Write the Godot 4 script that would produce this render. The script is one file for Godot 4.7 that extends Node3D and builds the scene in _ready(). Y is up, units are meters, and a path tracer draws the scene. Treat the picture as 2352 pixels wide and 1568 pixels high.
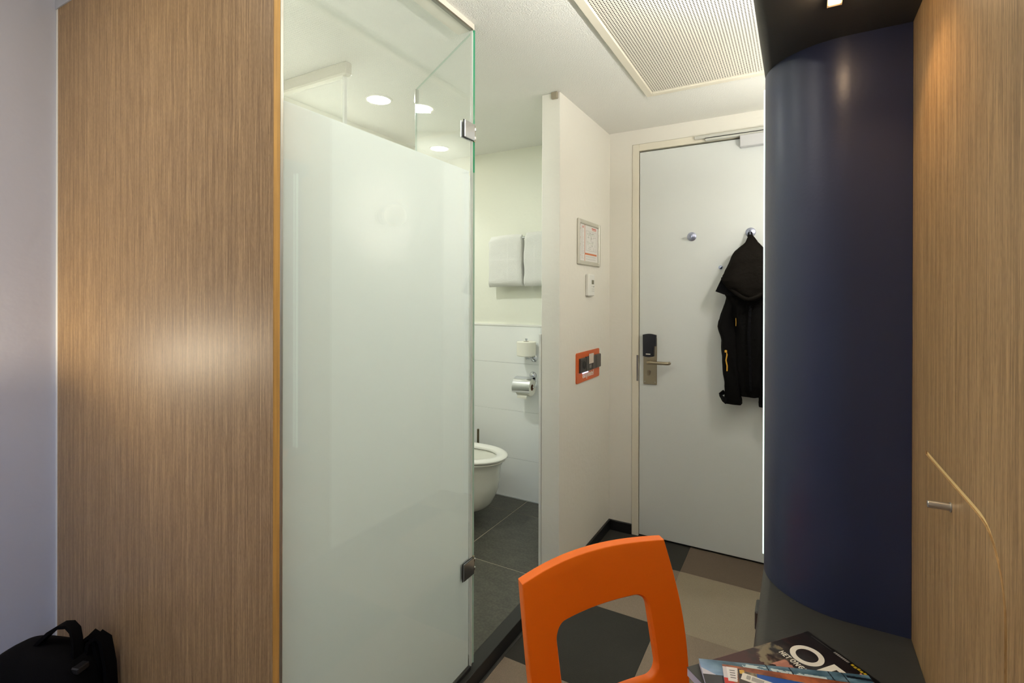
extends Node3D
# Axes: x = to the right across the room, y = up, -z = along the hall towards the entry door. P(r, h, a) = Vector3(r, h, -a).

# ---------------------------------------------------------------- mesh building
class G:
	var v := PackedVector3Array()
	var t := PackedInt32Array()
	var uv := PackedVector2Array()
	func tri(a: Vector3, b: Vector3, c: Vector3):
		var n := v.size()
		v.append(a); v.append(b); v.append(c)
		t.append(n); t.append(n + 1); t.append(n + 2)
	func quad(a: Vector3, b: Vector3, c: Vector3, d: Vector3):
		tri(a, b, c); tri(a, c, d)
	func out(pts: Array, mid: Vector3):      # convex polygon turned away from mid
		var c := Vector3.ZERO
		for p in pts: c += p
		c /= pts.size()
		var n: Vector3 = (pts[1] - pts[0]).cross(pts[2] - pts[0])
		if n.dot(c - mid) < 0.0: pts.reverse()
		for i in range(1, pts.size() - 1): tri(pts[0], pts[i], pts[i + 1])
	func move(x: Transform3D, from := 0):
		for i in range(from, v.size()): v[i] = x * v[i]
	func box(lo: Vector3, hi: Vector3, b := 0.0):
		var m := (lo + hi) * 0.5
		var h := (hi - lo).abs() * 0.5
		if b <= 0.0:
			for ax in 3:
				for s in [-1.0, 1.0]:
					var q := []
					for k in [[-1, -1], [1, -1], [1, 1], [-1, 1]]:
						var e := Vector3.ZERO
						e[ax] = s * h[ax]; e[(ax + 1) % 3] = k[0] * h[(ax + 1) % 3]; e[(ax + 2) % 3] = k[1] * h[(ax + 2) % 3]
						q.append(m + e)
					out(q, m)
			return
		b = minf(b, minf(h.x, minf(h.y, h.z)) * 0.95)
		var at := func(s: Vector3, full: int) -> Vector3:
			var e := Vector3.ZERO
			for k in 3: e[k] = s[k] * (h[k] - (0.0 if k == full else b))
			return m + e
		for ax in 3:
			for s in [-1.0, 1.0]:
				var q := []
				for k in [[-1, -1], [1, -1], [1, 1], [-1, 1]]:
					var e := Vector3.ZERO
					e[ax] = s; e[(ax + 1) % 3] = k[0]; e[(ax + 2) % 3] = k[1]
					q.append(at.call(e, ax))
				out(q, m)
			for s1 in [-1.0, 1.0]:
				for s2 in [-1.0, 1.0]:
					var e1 := Vector3.ZERO
					e1[ax] = -1; e1[(ax + 1) % 3] = s1; e1[(ax + 2) % 3] = s2
					var e2 := e1
					e2[ax] = 1
					out([at.call(e1, (ax + 1) % 3), at.call(e2, (ax + 1) % 3), at.call(e2, (ax + 2) % 3), at.call(e1, (ax + 2) % 3)], m)
		for sx in [-1.0, 1.0]:
			for sy in [-1.0, 1.0]:
				for sz in [-1.0, 1.0]:
					var e := Vector3(sx, sy, sz)
					out([at.call(e, 0), at.call(e, 1), at.call(e, 2)], m)
	func loft(rings: Array, cap0 := true, cap1 := true, closed := true):
		var start := t.size()
		var n: int = rings[0].size()
		var last := n if closed else n - 1
		for i in rings.size() - 1:
			for j in last:
				var k := (j + 1) % n
				quad(rings[i][j], rings[i][k], rings[i + 1][k], rings[i + 1][j])
		for e in [[cap0, rings[0], true], [cap1, rings[-1], false]]:
			if e[0]:
				var c := Vector3.ZERO
				for p in e[1]: c += p
				c /= n
				for j in n:
					if e[2]: tri(c, e[1][(j + 1) % n], e[1][j])
					else: tri(c, e[1][j], e[1][(j + 1) % n])
		turn(start)
	func turn(start: int):                    # make the triangles from start on face outward
		var c := Vector3.ZERO
		for i in range(start, t.size()): c += v[t[i]]
		c /= maxi(1, t.size() - start)
		var vol := 0.0
		for i in range(start, t.size(), 3): vol += (v[t[i]] - c).dot((v[t[i + 1]] - c).cross(v[t[i + 2]] - c))
		if vol < 0.0:
			for i in range(start, t.size(), 3):
				var x := t[i + 1]
				t[i + 1] = t[i + 2]; t[i + 2] = x
	func tube(path: Array, r, sides := 12, cap := true):
		var rings := []
		var up := Vector3.UP
		var d0: Vector3 = (path[1] - path[0]).normalized()
		if absf(d0.dot(up)) > 0.9: up = Vector3.RIGHT
		var sd := d0.cross(up).normalized()
		for i in path.size():
			var d: Vector3 = (path[mini(i + 1, path.size() - 1)] - path[maxi(i - 1, 0)]).normalized()
			sd = (sd - d * sd.dot(d)).normalized()
			var w := d.cross(sd)
			var rr: float = r[i] if r is Array else r
			var ring := PackedVector3Array()
			for j in sides:
				var a := TAU * j / sides
				ring.append(path[i] + (sd * cos(a) + w * sin(a)) * rr)
			rings.append(ring)
		loft(rings, cap, cap)
	func strap(path: Array, wide: Vector3, thick: float):   # flat band of rectangular section
		var rings := []
		for i in path.size():
			var d: Vector3 = (path[mini(i + 1, path.size() - 1)] - path[maxi(i - 1, 0)]).normalized()
			var w := (wide - d * wide.dot(d))
			var n := d.cross(w).normalized() * thick * 0.5
			w *= 0.5
			rings.append(PackedVector3Array([path[i] - w - n, path[i] + w - n, path[i] + w + n, path[i] - w + n]))
		loft(rings)
	func lathe(prof: Array, x: Transform3D, n := 32):       # (radius, height) pairs about x's y axis
		var rings := []
		for q in prof:
			var ring := PackedVector3Array()
			for j in n: ring.append(x * Vector3(q[0] * cos(TAU * j / n), q[1], q[0] * sin(TAU * j / n)))
			rings.append(ring)
		loft(rings, true, true)
	func prism(poly: PackedVector2Array, x: Transform3D, d: float):   # polygon in x's xy plane, pulled d along its z
		var start := t.size()
		var ix := Geometry2D.triangulate_polygon(poly)
		for k in range(0, ix.size(), 3):
			var q := [poly[ix[k]], poly[ix[k + 1]], poly[ix[k + 2]]]
			if (q[1] - q[0]).cross(q[2] - q[0]) < 0.0: q.reverse()
			tri(x * Vector3(q[0].x, q[0].y, d), x * Vector3(q[1].x, q[1].y, d), x * Vector3(q[2].x, q[2].y, d))
			tri(x * Vector3(q[0].x, q[0].y, 0), x * Vector3(q[2].x, q[2].y, 0), x * Vector3(q[1].x, q[1].y, 0))
		var cw := Geometry2D.is_polygon_clockwise(poly)
		for i in poly.size():
			var a := poly[i]
			var b := poly[(i + 1) % poly.size()]
			if cw:
				var s := a
				a = b; b = s
			quad(x * Vector3(a.x, a.y, 0), x * Vector3(b.x, b.y, 0), x * Vector3(b.x, b.y, d), x * Vector3(a.x, a.y, d))
		turn(start)
	func mesh(base: Vector3, deg := 0.0) -> ArrayMesh:
		var nv := PackedVector3Array()
		var nn := PackedVector3Array()
		var nu := PackedVector2Array()
		var face := PackedVector3Array()
		for i in range(0, t.size(), 3): face.append((v[t[i + 1]] - v[t[i]]).cross(v[t[i + 2]] - v[t[i]]))
		var near := {}
		if deg > 0.0:
			for i in t.size():
				var key := Vector3i((v[t[i]] * 20000.0).round())
				if not near.has(key): near[key] = []
				near[key].append(i / 3)
		var lim := cos(deg_to_rad(deg))
		for f in face.size():
			var fn := face[f].normalized()
			for k in [0, 2, 1]:
				var p := v[t[f * 3 + k]]
				var n := fn
				if deg > 0.0:
					var s := Vector3.ZERO
					for g in near[Vector3i((p * 20000.0).round())]:
						if face[g].normalized().dot(fn) >= lim: s += face[g]
					if s.length() > 1e-12: n = s.normalized()
				nv.append(p - base); nn.append(n)
				if uv.size() == v.size(): nu.append(uv[t[f * 3 + k]])
		var arr := []
		arr.resize(Mesh.ARRAY_MAX)
		arr[Mesh.ARRAY_VERTEX] = nv; arr[Mesh.ARRAY_NORMAL] = nn
		if nu.size(): arr[Mesh.ARRAY_TEX_UV] = nu
		var m := ArrayMesh.new()
		m.add_surface_from_arrays(Mesh.PRIMITIVE_TRIANGLES, arr)
		return m

func P(r: float, h: float, a: float) -> Vector3: return Vector3(r, h, -a)
func basis_t(o: Vector3, x: Vector3, y: Vector3) -> Transform3D:
	return Transform3D(Basis(x.normalized(), y.normalized(), x.cross(y).normalized()), o)
func arc(c: Vector3, x: Vector3, y: Vector3, a0: float, a1: float, n: int) -> Array:
	var o := []
	for i in n + 1:
		var a := deg_to_rad(lerpf(a0, a1, float(i) / n))
		o.append(c + x * cos(a) + y * sin(a))
	return o
func rrect(lo: Vector2, hi: Vector2, r: float, n := 5) -> PackedVector2Array:
	var o := PackedVector2Array()
	for k in [[hi.x - r, hi.y - r, 0.0], [lo.x + r, hi.y - r, 90.0], [lo.x + r, lo.y + r, 180.0], [hi.x - r, lo.y + r, 270.0]]:
		for i in n + 1:
			var a := deg_to_rad(k[2] + 90.0 * i / n)
			o.append(Vector2(k[0] + r * cos(a), k[1] + r * sin(a)))
	return o

# ---------------------------------------------------------------- naming
var used := {}
func numbered(n: String) -> String:
	used[n] = used.get(n, -1) + 1
	return n if used[n] == 0 else "%s_%03d" % [n, used[n]]
func tag(o: Node3D, label: String, category: String, group := "", kind := ""):
	o.set_meta("label", label); o.set_meta("category", category)
	if group: o.set_meta("group", group)
	if kind: o.set_meta("kind", kind)
func thing(called: String, label: String, category: String, at: Vector3, group := "", kind := "") -> Node3D:
	var o := Node3D.new()
	o.name = numbered(called); add_child(o); o.position = at
	o.set_meta("base", at)
	tag(o, label, category, group, kind)
	return o
func part(called: String, g: G, m: Material, parent: Node3D, deg := 0.0, label := "") -> MeshInstance3D:
	var o := MeshInstance3D.new()
	o.name = called
	o.mesh = g.mesh(parent.get_meta("base"), deg)
	o.material_override = m
	parent.add_child(o, true)
	o.set_meta("base", parent.get_meta("base"))
	if label: o.set_meta("label", label)
	return o
func solo(called: String, g: G, m: Material, label: String, category: String, deg := 0.0, group := "", kind := "") -> MeshInstance3D:
	var lo := g.v[0]
	var hi := g.v[0]
	for p in g.v: lo = lo.min(p); hi = hi.max(p)
	var at := Vector3((lo.x + hi.x) / 2, lo.y, (lo.z + hi.z) / 2)
	var o := MeshInstance3D.new()
	o.name = numbered(called); o.mesh = g.mesh(at, deg); o.material_override = m; add_child(o)
	o.position = at
	o.set_meta("base", at)
	tag(o, label, category, group, kind)
	return o
func lettering(text: String, size: float, depth: float, x: Transform3D, m: Material, parent: Node3D, bold := true, called := "lettering"):
	var tm := TextMesh.new()
	var f := SystemFont.new()
	f.font_names = PackedStringArray(["Droid Sans"])
	if bold: f.font_weight = 700
	tm.font = f; tm.text = text; tm.font_size = 32; tm.pixel_size = size / 32.0; tm.depth = depth
	tm.horizontal_alignment = HORIZONTAL_ALIGNMENT_LEFT
	var o := MeshInstance3D.new()
	o.name = called; o.mesh = tm; o.material_override = m
	parent.add_child(o, true)
	var b: Vector3 = parent.get_meta("base")
	o.transform = Transform3D(x.basis, x.origin - b)
	return o

# ---------------------------------------------------------------- materials
func mat(c: Color, rough := 0.6, metal := 0.0, spec := 0.5) -> StandardMaterial3D:
	var m := StandardMaterial3D.new()
	m.albedo_color = c; m.roughness = rough; m.metallic = metal; m.metallic_specular = spec
	return m
func c8(r: int, g: int, b: int) -> Color: return Color8(r, g, b)
func tri_map(m: StandardMaterial3D, scale: Vector3, world := true):
	m.uv1_triplanar = true; m.uv1_world_triplanar = world; m.uv1_scale = scale; m.uv1_triplanar_sharpness = 8.0
func noise_tex(freq: float, octaves: int, sd: int, size := 256, lo := 0.0, hi := 1.0) -> NoiseTexture2D:
	var n := FastNoiseLite.new()
	n.noise_type = FastNoiseLite.TYPE_SIMPLEX_SMOOTH
	n.frequency = freq; n.fractal_octaves = octaves; n.seed = sd
	var t := NoiseTexture2D.new()
	t.noise = n; t.width = size; t.height = size; t.seamless = true
	if lo != 0.0 or hi != 1.0:
		var gr := Gradient.new()
		gr.set_color(0, Color(lo, lo, lo)); gr.set_color(1, Color(hi, hi, hi))
		t.color_ramp = gr
	return t
func bump(m: StandardMaterial3D, t: Texture2D, cm: float):
	m.heightmap_enabled = true; m.heightmap_texture = t; m.heightmap_scale = cm
func wood_image() -> ImageTexture:            # fine upright bamboo streaks, 0.8 m wide and 2.4 m tall
	var w := 1024
	var h := 512
	var rng := RandomNumberGenerator.new()
	rng.seed = 77
	var fine := FastNoiseLite.new()
	fine.seed = 5; fine.frequency = 1.0; fine.fractal_octaves = 1
	var tone := PackedFloat32Array()
	tone.resize(w)
	var x := 0
	while x < w:
		var n := rng.randi_range(2, 7)
		var s := rng.randf_range(-1.0, 1.0)
		for k in n:
			if x + k < w: tone[x + k] = s
		x += n
	var lo := PackedFloat32Array()
	lo.resize(w)
	for i in w: lo[i] = 0.55 * sin(TAU * i / w * 5.0 + 1.0) * sin(TAU * i / w * 9.0) + 0.25 * tone[i]
	var bytes := PackedByteArray()
	bytes.resize(w * h * 3)
	var dark := Color(0.515, 0.40, 0.265)
	var light := Color(0.765, 0.635, 0.455)
	for j in h:
		for i in w:
			# streaks that fade in and out along their length
			var a := fine.get_noise_2d(i * 0.9, j * 0.045)
			var b := fine.get_noise_2d(i * 0.31 + 400.0, j * 0.02 + 90.0)
			var c := fine.get_noise_2d(i * 1.7 + 900.0, j * 0.35)
			var f := 0.5 + 0.16 * tone[i] + 0.12 * lo[i] + 0.45 * a + 0.25 * b + 0.22 * c
			if a < -0.42 and c < -0.1: f -= 0.28
			f = clampf(f, 0.0, 1.0)
			var q := dark.lerp(light, f)
			var o := (j * w + i) * 3
			bytes[o] = int(q.r * 255); bytes[o + 1] = int(q.g * 255); bytes[o + 2] = int(q.b * 255)
	return ImageTexture.create_from_image(Image.create_from_data(w, h, false, Image.FORMAT_RGB8, bytes))
func weave_image(base: Color, amount: float, sd: int, across: bool) -> ImageTexture:
	var n := 256
	var rng := RandomNumberGenerator.new()
	rng.seed = sd
	var bytes := PackedByteArray()
	bytes.resize(n * n * 3)
	for j in n:
		for i in n:
			var u := j if across else i
			var s := j if not across else i
			var f := 0.5 * sin(TAU * u / 4.0) * (1.0 if (s / 3 + u / 4) % 2 == 0 else 0.3) + rng.randf_range(-1.0, 1.0)
			var q := base * (1.0 + amount * f)
			var o := (j * n + i) * 3
			bytes[o] = clampi(int(q.r * 255), 0, 255); bytes[o + 1] = clampi(int(q.g * 255), 0, 255); bytes[o + 2] = clampi(int(q.b * 255), 0, 255)
	return ImageTexture.create_from_image(Image.create_from_data(n, n, false, Image.FORMAT_RGB8, bytes))
func slate_image() -> ImageTexture:
	var n := 512
	var f := FastNoiseLite.new()
	f.seed = 21; f.frequency = 0.012; f.fractal_octaves = 5
	var g := FastNoiseLite.new()
	g.seed = 8; g.frequency = 0.09; g.fractal_octaves = 3
	var bytes := PackedByteArray()
	bytes.resize(n * n * 3)
	for j in n:
		for i in n:
			var k := 1.0 + 0.16 * f.get_noise_2d(i, j * 2.2) + 0.24 * g.get_noise_2d(i, j)
			var o := (j * n + i) * 3
			bytes[o] = clampi(int(73 * k), 0, 255); bytes[o + 1] = clampi(int(72 * k), 0, 255); bytes[o + 2] = clampi(int(64 * k), 0, 255)
	return ImageTexture.create_from_image(Image.create_from_data(n, n, false, Image.FORMAT_RGB8, bytes))
func glass() -> StandardMaterial3D:
	var m := mat(Color(0.86, 0.95, 0.9, 0.05), 0.0)
	m.transparency = BaseMaterial3D.TRANSPARENCY_ALPHA
	return m
func glow(c: Color, e: float) -> StandardMaterial3D:
	var m := mat(c, 0.4)
	m.emission_enabled = true; m.emission = c; m.emission_energy_multiplier = e
	return m

var M := {}
func make_materials():
	M.paint = mat(c8(240, 237, 227), 0.55); bump(M.paint, noise_tex(0.05, 3, 3), 0.06); tri_map(M.paint, Vector3.ONE * 2.0)
	M.paint_bath = mat(c8(238, 239, 225), 0.5); bump(M.paint_bath, noise_tex(0.05, 3, 3), 0.05); tri_map(M.paint_bath, Vector3.ONE * 2.0)
	M.paint_grey = mat(c8(202, 203, 213), 0.6); bump(M.paint_grey, noise_tex(0.05, 3, 3), 0.05); tri_map(M.paint_grey, Vector3.ONE * 2.0)
	M.ceiling = mat(c8(240, 240, 234), 0.85); bump(M.ceiling, noise_tex(0.10, 3, 9, 512), 0.16); tri_map(M.ceiling, Vector3.ONE * 2.6)
	M.wood = mat(Color.WHITE, 0.42); M.wood.albedo_texture = wood_image(); tri_map(M.wood, Vector3(1 / 0.8, 1 / 2.4, 1 / 0.8))
	M.wood_edge = mat(c8(214, 165, 88), 0.5); M.wood_edge.albedo_texture = noise_tex(0.02, 3, 12, 128, 0.86, 1.0); tri_map(M.wood_edge, Vector3(30, 1, 30))
	M.inlay = mat(c8(246, 216, 152), 0.5)
	M.tile_white = mat(c8(246, 248, 245), 0.22)
	M.grout_white = mat(c8(232, 234, 228), 0.7)
	M.slate = mat(Color.WHITE, 0.42); M.slate.albedo_texture = slate_image(); tri_map(M.slate, Vector3(1.3, 1.3, 1.3)); bump(M.slate, noise_tex(0.06, 4, 31), 0.04)
	M.grout = mat(c8(188, 182, 160), 0.8)
	M.black = mat(c8(18, 18, 20), 0.45)
	M.curb = mat(c8(30, 30, 28), 0.5)
	M.door = mat(c8(226, 230, 228), 0.5); bump(M.door, noise_tex(0.03, 2, 6), 0.02); tri_map(M.door, Vector3.ONE * 2.0)
	M.frame = mat(c8(236, 230, 212), 0.45)
	M.gap_shade = mat(c8(24, 18, 12), 0.9)  # near black, stands for the shade in the gap round the door leaf
	M.navy = mat(c8(46, 53, 80), 0.36); bump(M.navy, noise_tex(0.12, 2, 14), 0.012); tri_map(M.navy, Vector3.ONE * 3.0)
	M.charcoal = mat(c8(56, 56, 54), 0.45); bump(M.charcoal, noise_tex(0.12, 2, 15), 0.012); tri_map(M.charcoal, Vector3.ONE * 3.0)
	M.orange = mat(c8(238, 112, 12), 0.42); bump(M.orange, noise_tex(0.2, 2, 16), 0.01); tri_map(M.orange, Vector3.ONE * 6.0)
	M.chrome = mat(c8(214, 216, 222), 0.1, 1.0)
	M.steel = mat(c8(172, 160, 138), 0.32, 1.0)
	M.alu = mat(c8(196, 196, 190), 0.35, 0.85)
	M.silver = mat(c8(206, 204, 192), 0.38, 0.35)
	M.rail = mat(c8(206, 206, 198), 0.45, 0.1)
	M.grey_plastic = mat(c8(205, 206, 208), 0.45)
	M.white_plastic = mat(c8(238, 238, 232), 0.4)
	M.dark_plastic = mat(c8(58, 54, 50), 0.42)
	M.lock_plastic = mat(c8(26, 28, 36), 0.35)
	M.ceramic = mat(c8(240, 240, 230), 0.1)
	M.seat = mat(c8(242, 242, 234), 0.18)
	M.water = mat(c8(180, 186, 176), 0.05)
	M.towel = mat(c8(246, 246, 240), 0.95); bump(M.towel, noise_tex(0.30, 3, 41, 256), 0.5); tri_map(M.towel, Vector3.ONE * 5.0); M.towel.rim_enabled = true; M.towel.rim = 0.3
	M.paper = mat(c8(244, 242, 228), 0.9)
	M.card = mat(c8(150, 110, 80), 0.9)
	M.fabric = mat(c8(14, 13, 13), 0.85); bump(M.fabric, noise_tex(0.03, 3, 51), 0.15); tri_map(M.fabric, Vector3.ONE * 4.0); M.fabric.rim_enabled = false
	M.fabric_inner = mat(c8(15, 15, 18), 0.75); bump(M.fabric_inner, noise_tex(0.05, 4, 51), 0.25); tri_map(M.fabric_inner, Vector3.ONE * 4.0)
	M.hood = mat(c8(22, 19, 16), 0.9); bump(M.hood, noise_tex(0.03, 3, 52), 0.15); tri_map(M.hood, Vector3.ONE * 4.0)
	for k in ["fabric", "hood", "fabric_inner"]: M[k].metallic_specular = 0.2
	M.bag = mat(c8(11, 10, 11), 0.85); bump(M.bag, noise_tex(0.2, 2, 53), 0.05); tri_map(M.bag, Vector3.ONE * 6.0)
	M.bag.metallic_specular = 0.2
	M.bag_trim = mat(c8(17, 17, 17), 0.7)
	M.yellow = mat(c8(214, 160, 50), 0.6)
	M.glass = glass()
	M.glass_edge = mat(c8(70, 170, 132), 0.08); M.glass_edge.backlight_enabled = true; M.glass_edge.backlight = Color(0.45, 0.8, 0.66)
	M.frost_edge = mat(c8(176, 205, 190), 0.3)
	M.frost = mat(c8(228, 238, 236), 0.5); M.frost.backlight_enabled = true; M.frost.backlight = Color(1.05, 1.07, 1.08)
	M.seal = mat(c8(232, 236, 230), 0.3); M.seal.backlight_enabled = true; M.seal.backlight = Color(0.7, 0.7, 0.7)
	M.plate = mat(c8(214, 98, 40), 0.4)
	M.white_ink = mat(c8(240, 236, 226), 0.6)

# ---------------------------------------------------------------- the room's measures (metres)
const CEIL := 2.454        # ceiling of the hall and the bathroom
const ROOM_CEIL := 2.64    # ceiling of the bedroom
const L := -2.225          # left wall of the bedroom
const LB := -2.265         # left wall of the bathroom
const R := 0.2048          # right wall
const DOOR_A := 3.041      # wall with the entry door
const BACK_A := 3.035      # bathroom's back wall
const GLASS_R := -1.0518   # outer face of the bathroom glass
const PIER_R := -1.024
const PIER_L := -1.1235
const PIER_A := 2.287
const BATH := 0.062        # bathroom floor above the carpet
const FRONT_A := 0.743     # front of the wood panel
const WAINSCOT := 1.253
const REAR_A := -3.2
const WIN_A0 := -2.5       # window in the right wall, behind the camera
const WIN_A1 := -1.0
const WIN_Z0 := 0.9
const WIN_Z1 := 2.35

func _ready():
	# ---- camera
	var f := 1162.046
	var cam := Camera3D.new()
	cam.name = "camera"
	cam.projection = Camera3D.PROJECTION_FRUSTUM
	cam.near = 0.05; cam.far = 60.0
	cam.size = 1568.0 / f * cam.near
	cam.frustum_offset = Vector2(0.0, -(784.0 - 682.17) / f * cam.near)
	cam.position = Vector3(0, 1.444, 0)
	cam.rotation_degrees = Vector3(-0.075, 29.506, 0.137)
	add_child(cam); cam.current = true
	# ---- sky and exposure
	var sky := ProceduralSkyMaterial.new()
	sky.sky_top_color = Color(0.40, 0.55, 0.82); sky.sky_horizon_color = Color(0.74, 0.80, 0.90)
	sky.ground_horizon_color = Color(0.45, 0.46, 0.46); sky.ground_bottom_color = Color(0.28, 0.28, 0.28)
	sky.sky_energy_multiplier = 2.6; sky.ground_energy_multiplier = 1.6
	var env := Environment.new()
	env.background_mode = Environment.BG_SKY
	env.sky = Sky.new(); env.sky.sky_material = sky
	env.tonemap_mode = Environment.TONE_MAPPER_LINEAR
	env.tonemap_exposure = 1.0
	env.sdfgi_enabled = true; env.ssao_enabled = true; env.ssil_enabled = true
	var we := WorldEnvironment.new()
	we.name = "environment"; we.environment = env
	add_child(we)
	# ---- the light of the bedroom's ceiling lamp, its lamp is built below
	area_light("room_lamp_light", P(-1.5, 2.575, -0.14), Vector2(0.42, 0.42), Color(1.0, 0.985, 0.955), 1.02)

	make_materials()
	shell()
	bathroom_shell()
	entry_door()
	glass_front()
	grille()
	desk_corner()
	bathroom_things()
	hall_things()
	jacket()
	chair()
	backpack()
	magazines()

func area_light(called: String, at: Vector3, size: Vector2, c: Color, e: float, tilt := -90.0):
	var l := AreaLight3D.new()
	l.name = called; l.area_size = size; l.light_color = c; l.light_energy = e
	l.area_normalize_energy = true; l.area_range = 12.0; l.shadow_enabled = true
	add_child(l); l.position = at
	l.rotation_degrees = Vector3(tilt, 0, 0)
func spot(called: String, at: Vector3, to: Vector3, angle: float, c: Color, e: float, size: float, soft := 0.6):
	var l := SpotLight3D.new()
	l.name = called; l.light_color = c; l.light_energy = e; l.light_size = size
	l.spot_angle = angle; l.spot_angle_attenuation = soft; l.spot_range = 12.0; l.spot_attenuation = 2.0; l.shadow_enabled = true
	add_child(l)
	l.position = at
	l.look_at_from_position(at, to, Vector3.RIGHT if absf((to - at).normalized().y) > 0.95 else Vector3.UP)

# ---------------------------------------------------------------- walls, floors, ceilings
func shell():
	var g := G.new()
	g.box(P(L - 0.12, -0.2, REAR_A - 0.1), P(R + 0.3, -0.006, DOOR_A + 0.2))
	var fl := solo("floor", g, mat(c8(60, 58, 54), 0.9), "carpeted floor of grey, brown and charcoal square carpet tiles", "floor", 0.0, "", "structure")
	# carpet tiles on a half-metre grid, each turned a quarter from its neighbour
	var cm := []
	for k in [[c8(46, 45, 40), 0.10, 1, false], [c8(104, 90, 76), 0.10, 2, true], [c8(146, 134, 114), 0.09, 3, false], [c8(132, 118, 102), 0.10, 4, true]]:
		var m := mat(Color.WHITE, 0.95)
		m.albedo_texture = weave_image(k[0], k[1], k[2], k[3]); tri_map(m, Vector3.ONE * 4.5)
		bump(m, noise_tex(0.25, 2, 60), 0.12)
		cm.append(m)
	var pattern := {"-1_5": 1, "0_5": 0, "1_5": 1, "2_5": 2, "0_4": 3, "1_4": 2, "2_4": 0, "0_3": 0, "1_3": 3, "2_3": 1, "0_2": 3, "1_2": 0, "2_2": 1}
	var rng := RandomNumberGenerator.new()
	rng.seed = 4
	for i in range(-3, 3):
		for j in range(-6, 6):
			var r0 := -1.038 + 0.5 * i
			var a0 := 0.253 + 0.5 * j
			var r1 := minf(r0 + 0.5, R - 0.002)
			var a1 := minf(a0 + 0.5, DOOR_A + 0.12)
			r0 = maxf(r0, L + 0.002)
			if a0 > 0.7: r0 = maxf(r0, GLASS_R + 0.021)
			if a0 < 0.7 and a1 > 0.7 and r1 < -1.03: a1 = FRONT_A - 0.002
			if r1 - r0 < 0.02: continue
			var kind: int = pattern.get("%d_%d" % [i, j], rng.randi_range(0, 3))
			var c := G.new()
			c.box(P(r0 + 0.0004, -0.006, a0 + 0.0004), P(r1 - 0.0004, 0.0, a1 - 0.0004), 0.0008)
			part("carpet_tile", c, cm[kind], fl)
	# side walls
	g = G.new()
	g.box(P(L - 0.2, -0.01, REAR_A), P(L, ROOM_CEIL + 0.1, FRONT_A + 0.03))
	solo("wall_left", g, M.paint_grey, "plain pale grey painted wall at the far left of the photo", "wall", 0.0, "", "structure")
	g = G.new()
	g.box(P(LB - 0.16, -0.01, FRONT_A + 0.03), P(LB, CEIL + 0.1, DOOR_A + 0.1))
	solo("wall_bathroom", g, M.paint_bath, "white left wall of the bathroom, just seen above the frosted glass", "wall", 0.0, "", "structure")
	g = G.new()
	g.box(P(R + 0.018, -0.01, REAR_A), P(R + 0.14, ROOM_CEIL + 0.1, WIN_A0)); g.box(P(R + 0.018, -0.01, WIN_A1), P(R + 0.14, ROOM_CEIL + 0.1, DOOR_A + 0.1))
	g.box(P(R + 0.018, -0.01, WIN_A0), P(R + 0.14, WIN_Z0, WIN_A1)); g.box(P(R + 0.018, WIN_Z1, WIN_A0), P(R + 0.14, ROOM_CEIL + 0.1, WIN_A1))
	var wr := solo("wall_right", g, M.paint, "right wall clad with warm upright bamboo veneer and a curved groove", "wall", 0.0, "", "structure")
	right_cladding(wr)
	# ceilings and the step between them
	g = G.new()
	g.box(P(L - 0.2, CEIL, FRONT_A + 0.02), P(R + 0.1, CEIL + 0.12, DOOR_A + 0.1))
	solo("ceiling", g, M.ceiling, "rough white plaster ceiling over the hall and the bathroom", "ceiling", 0.0, "", "structure")
	g = G.new()
	g.box(P(L - 0.1, ROOM_CEIL, REAR_A), P(R + 0.1, ROOM_CEIL + 0.12, FRONT_A + 0.03))
	solo("ceiling_001", g, M.ceiling, "higher white ceiling of the bedroom behind the camera", "ceiling", 0.0, "", "structure")
	g = G.new()
	g.box(P(L, 2.4255, FRONT_A - 0.004), P(GLASS_R, ROOM_CEIL, FRONT_A + 0.03))
	g.box(P(GLASS_R, CEIL, FRONT_A - 0.004), P(R + 0.1, ROOM_CEIL, FRONT_A + 0.03))
	solo("trim_1", g, mat(c8(190, 194, 204), 0.5), "blue grey fascia along the top of the left wood panel", "trim", 0.0, "", "structure")
	# rear wall, and the window in the right wall behind the camera that lets the daylight in
	g = G.new()
	g.box(P(L - 0.1, -0.01, REAR_A - 0.1), P(R + 0.1, ROOM_CEIL, REAR_A))
	solo("wall_rear", g, M.paint, "rear bedroom wall behind the camera", "wall", 0.0, "", "structure")
	var wn := thing("window_1", "window in the right bedroom wall behind the camera", "window", P(R + 0.08, WIN_Z0, (WIN_A0 + WIN_A1) / 2), "", "structure")
	g = G.new()
	var wm := (WIN_A0 + WIN_A1) / 2
	for k in [[WIN_A0, WIN_A0 + 0.05, WIN_Z0, WIN_Z1], [WIN_A1 - 0.05, WIN_A1, WIN_Z0, WIN_Z1], [WIN_A0, WIN_A1, WIN_Z0, WIN_Z0 + 0.05], [WIN_A0, WIN_A1, WIN_Z1 - 0.05, WIN_Z1], [wm - 0.025, wm + 0.025, WIN_Z0, WIN_Z1]]:
		g.box(P(R + 0.06, k[2], k[0]), P(R + 0.11, k[3], k[1]), 0.004)
	part("window_frame", g, M.frame, wn)
	for k in [[WIN_A0 + 0.04, wm - 0.02], [wm + 0.02, WIN_A1 - 0.04]]:
		g = G.new()
		g.box(P(R + 0.08, WIN_Z0 + 0.04, k[0]), P(R + 0.088, WIN_Z1 - 0.04, k[1]))
		part("pane", g, M.glass, wn)
	# the bedroom's ceiling lamp
	var lamp := thing("ceiling_lamp", "square white ceiling lamp of the bedroom behind the camera", "ceiling lamp", P(-1.5, 2.58, -0.14))
	g = G.new()
	g.box(P(-1.74, 2.6, -0.38), P(-1.26, ROOM_CEIL, 0.10), 0.005)
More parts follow.
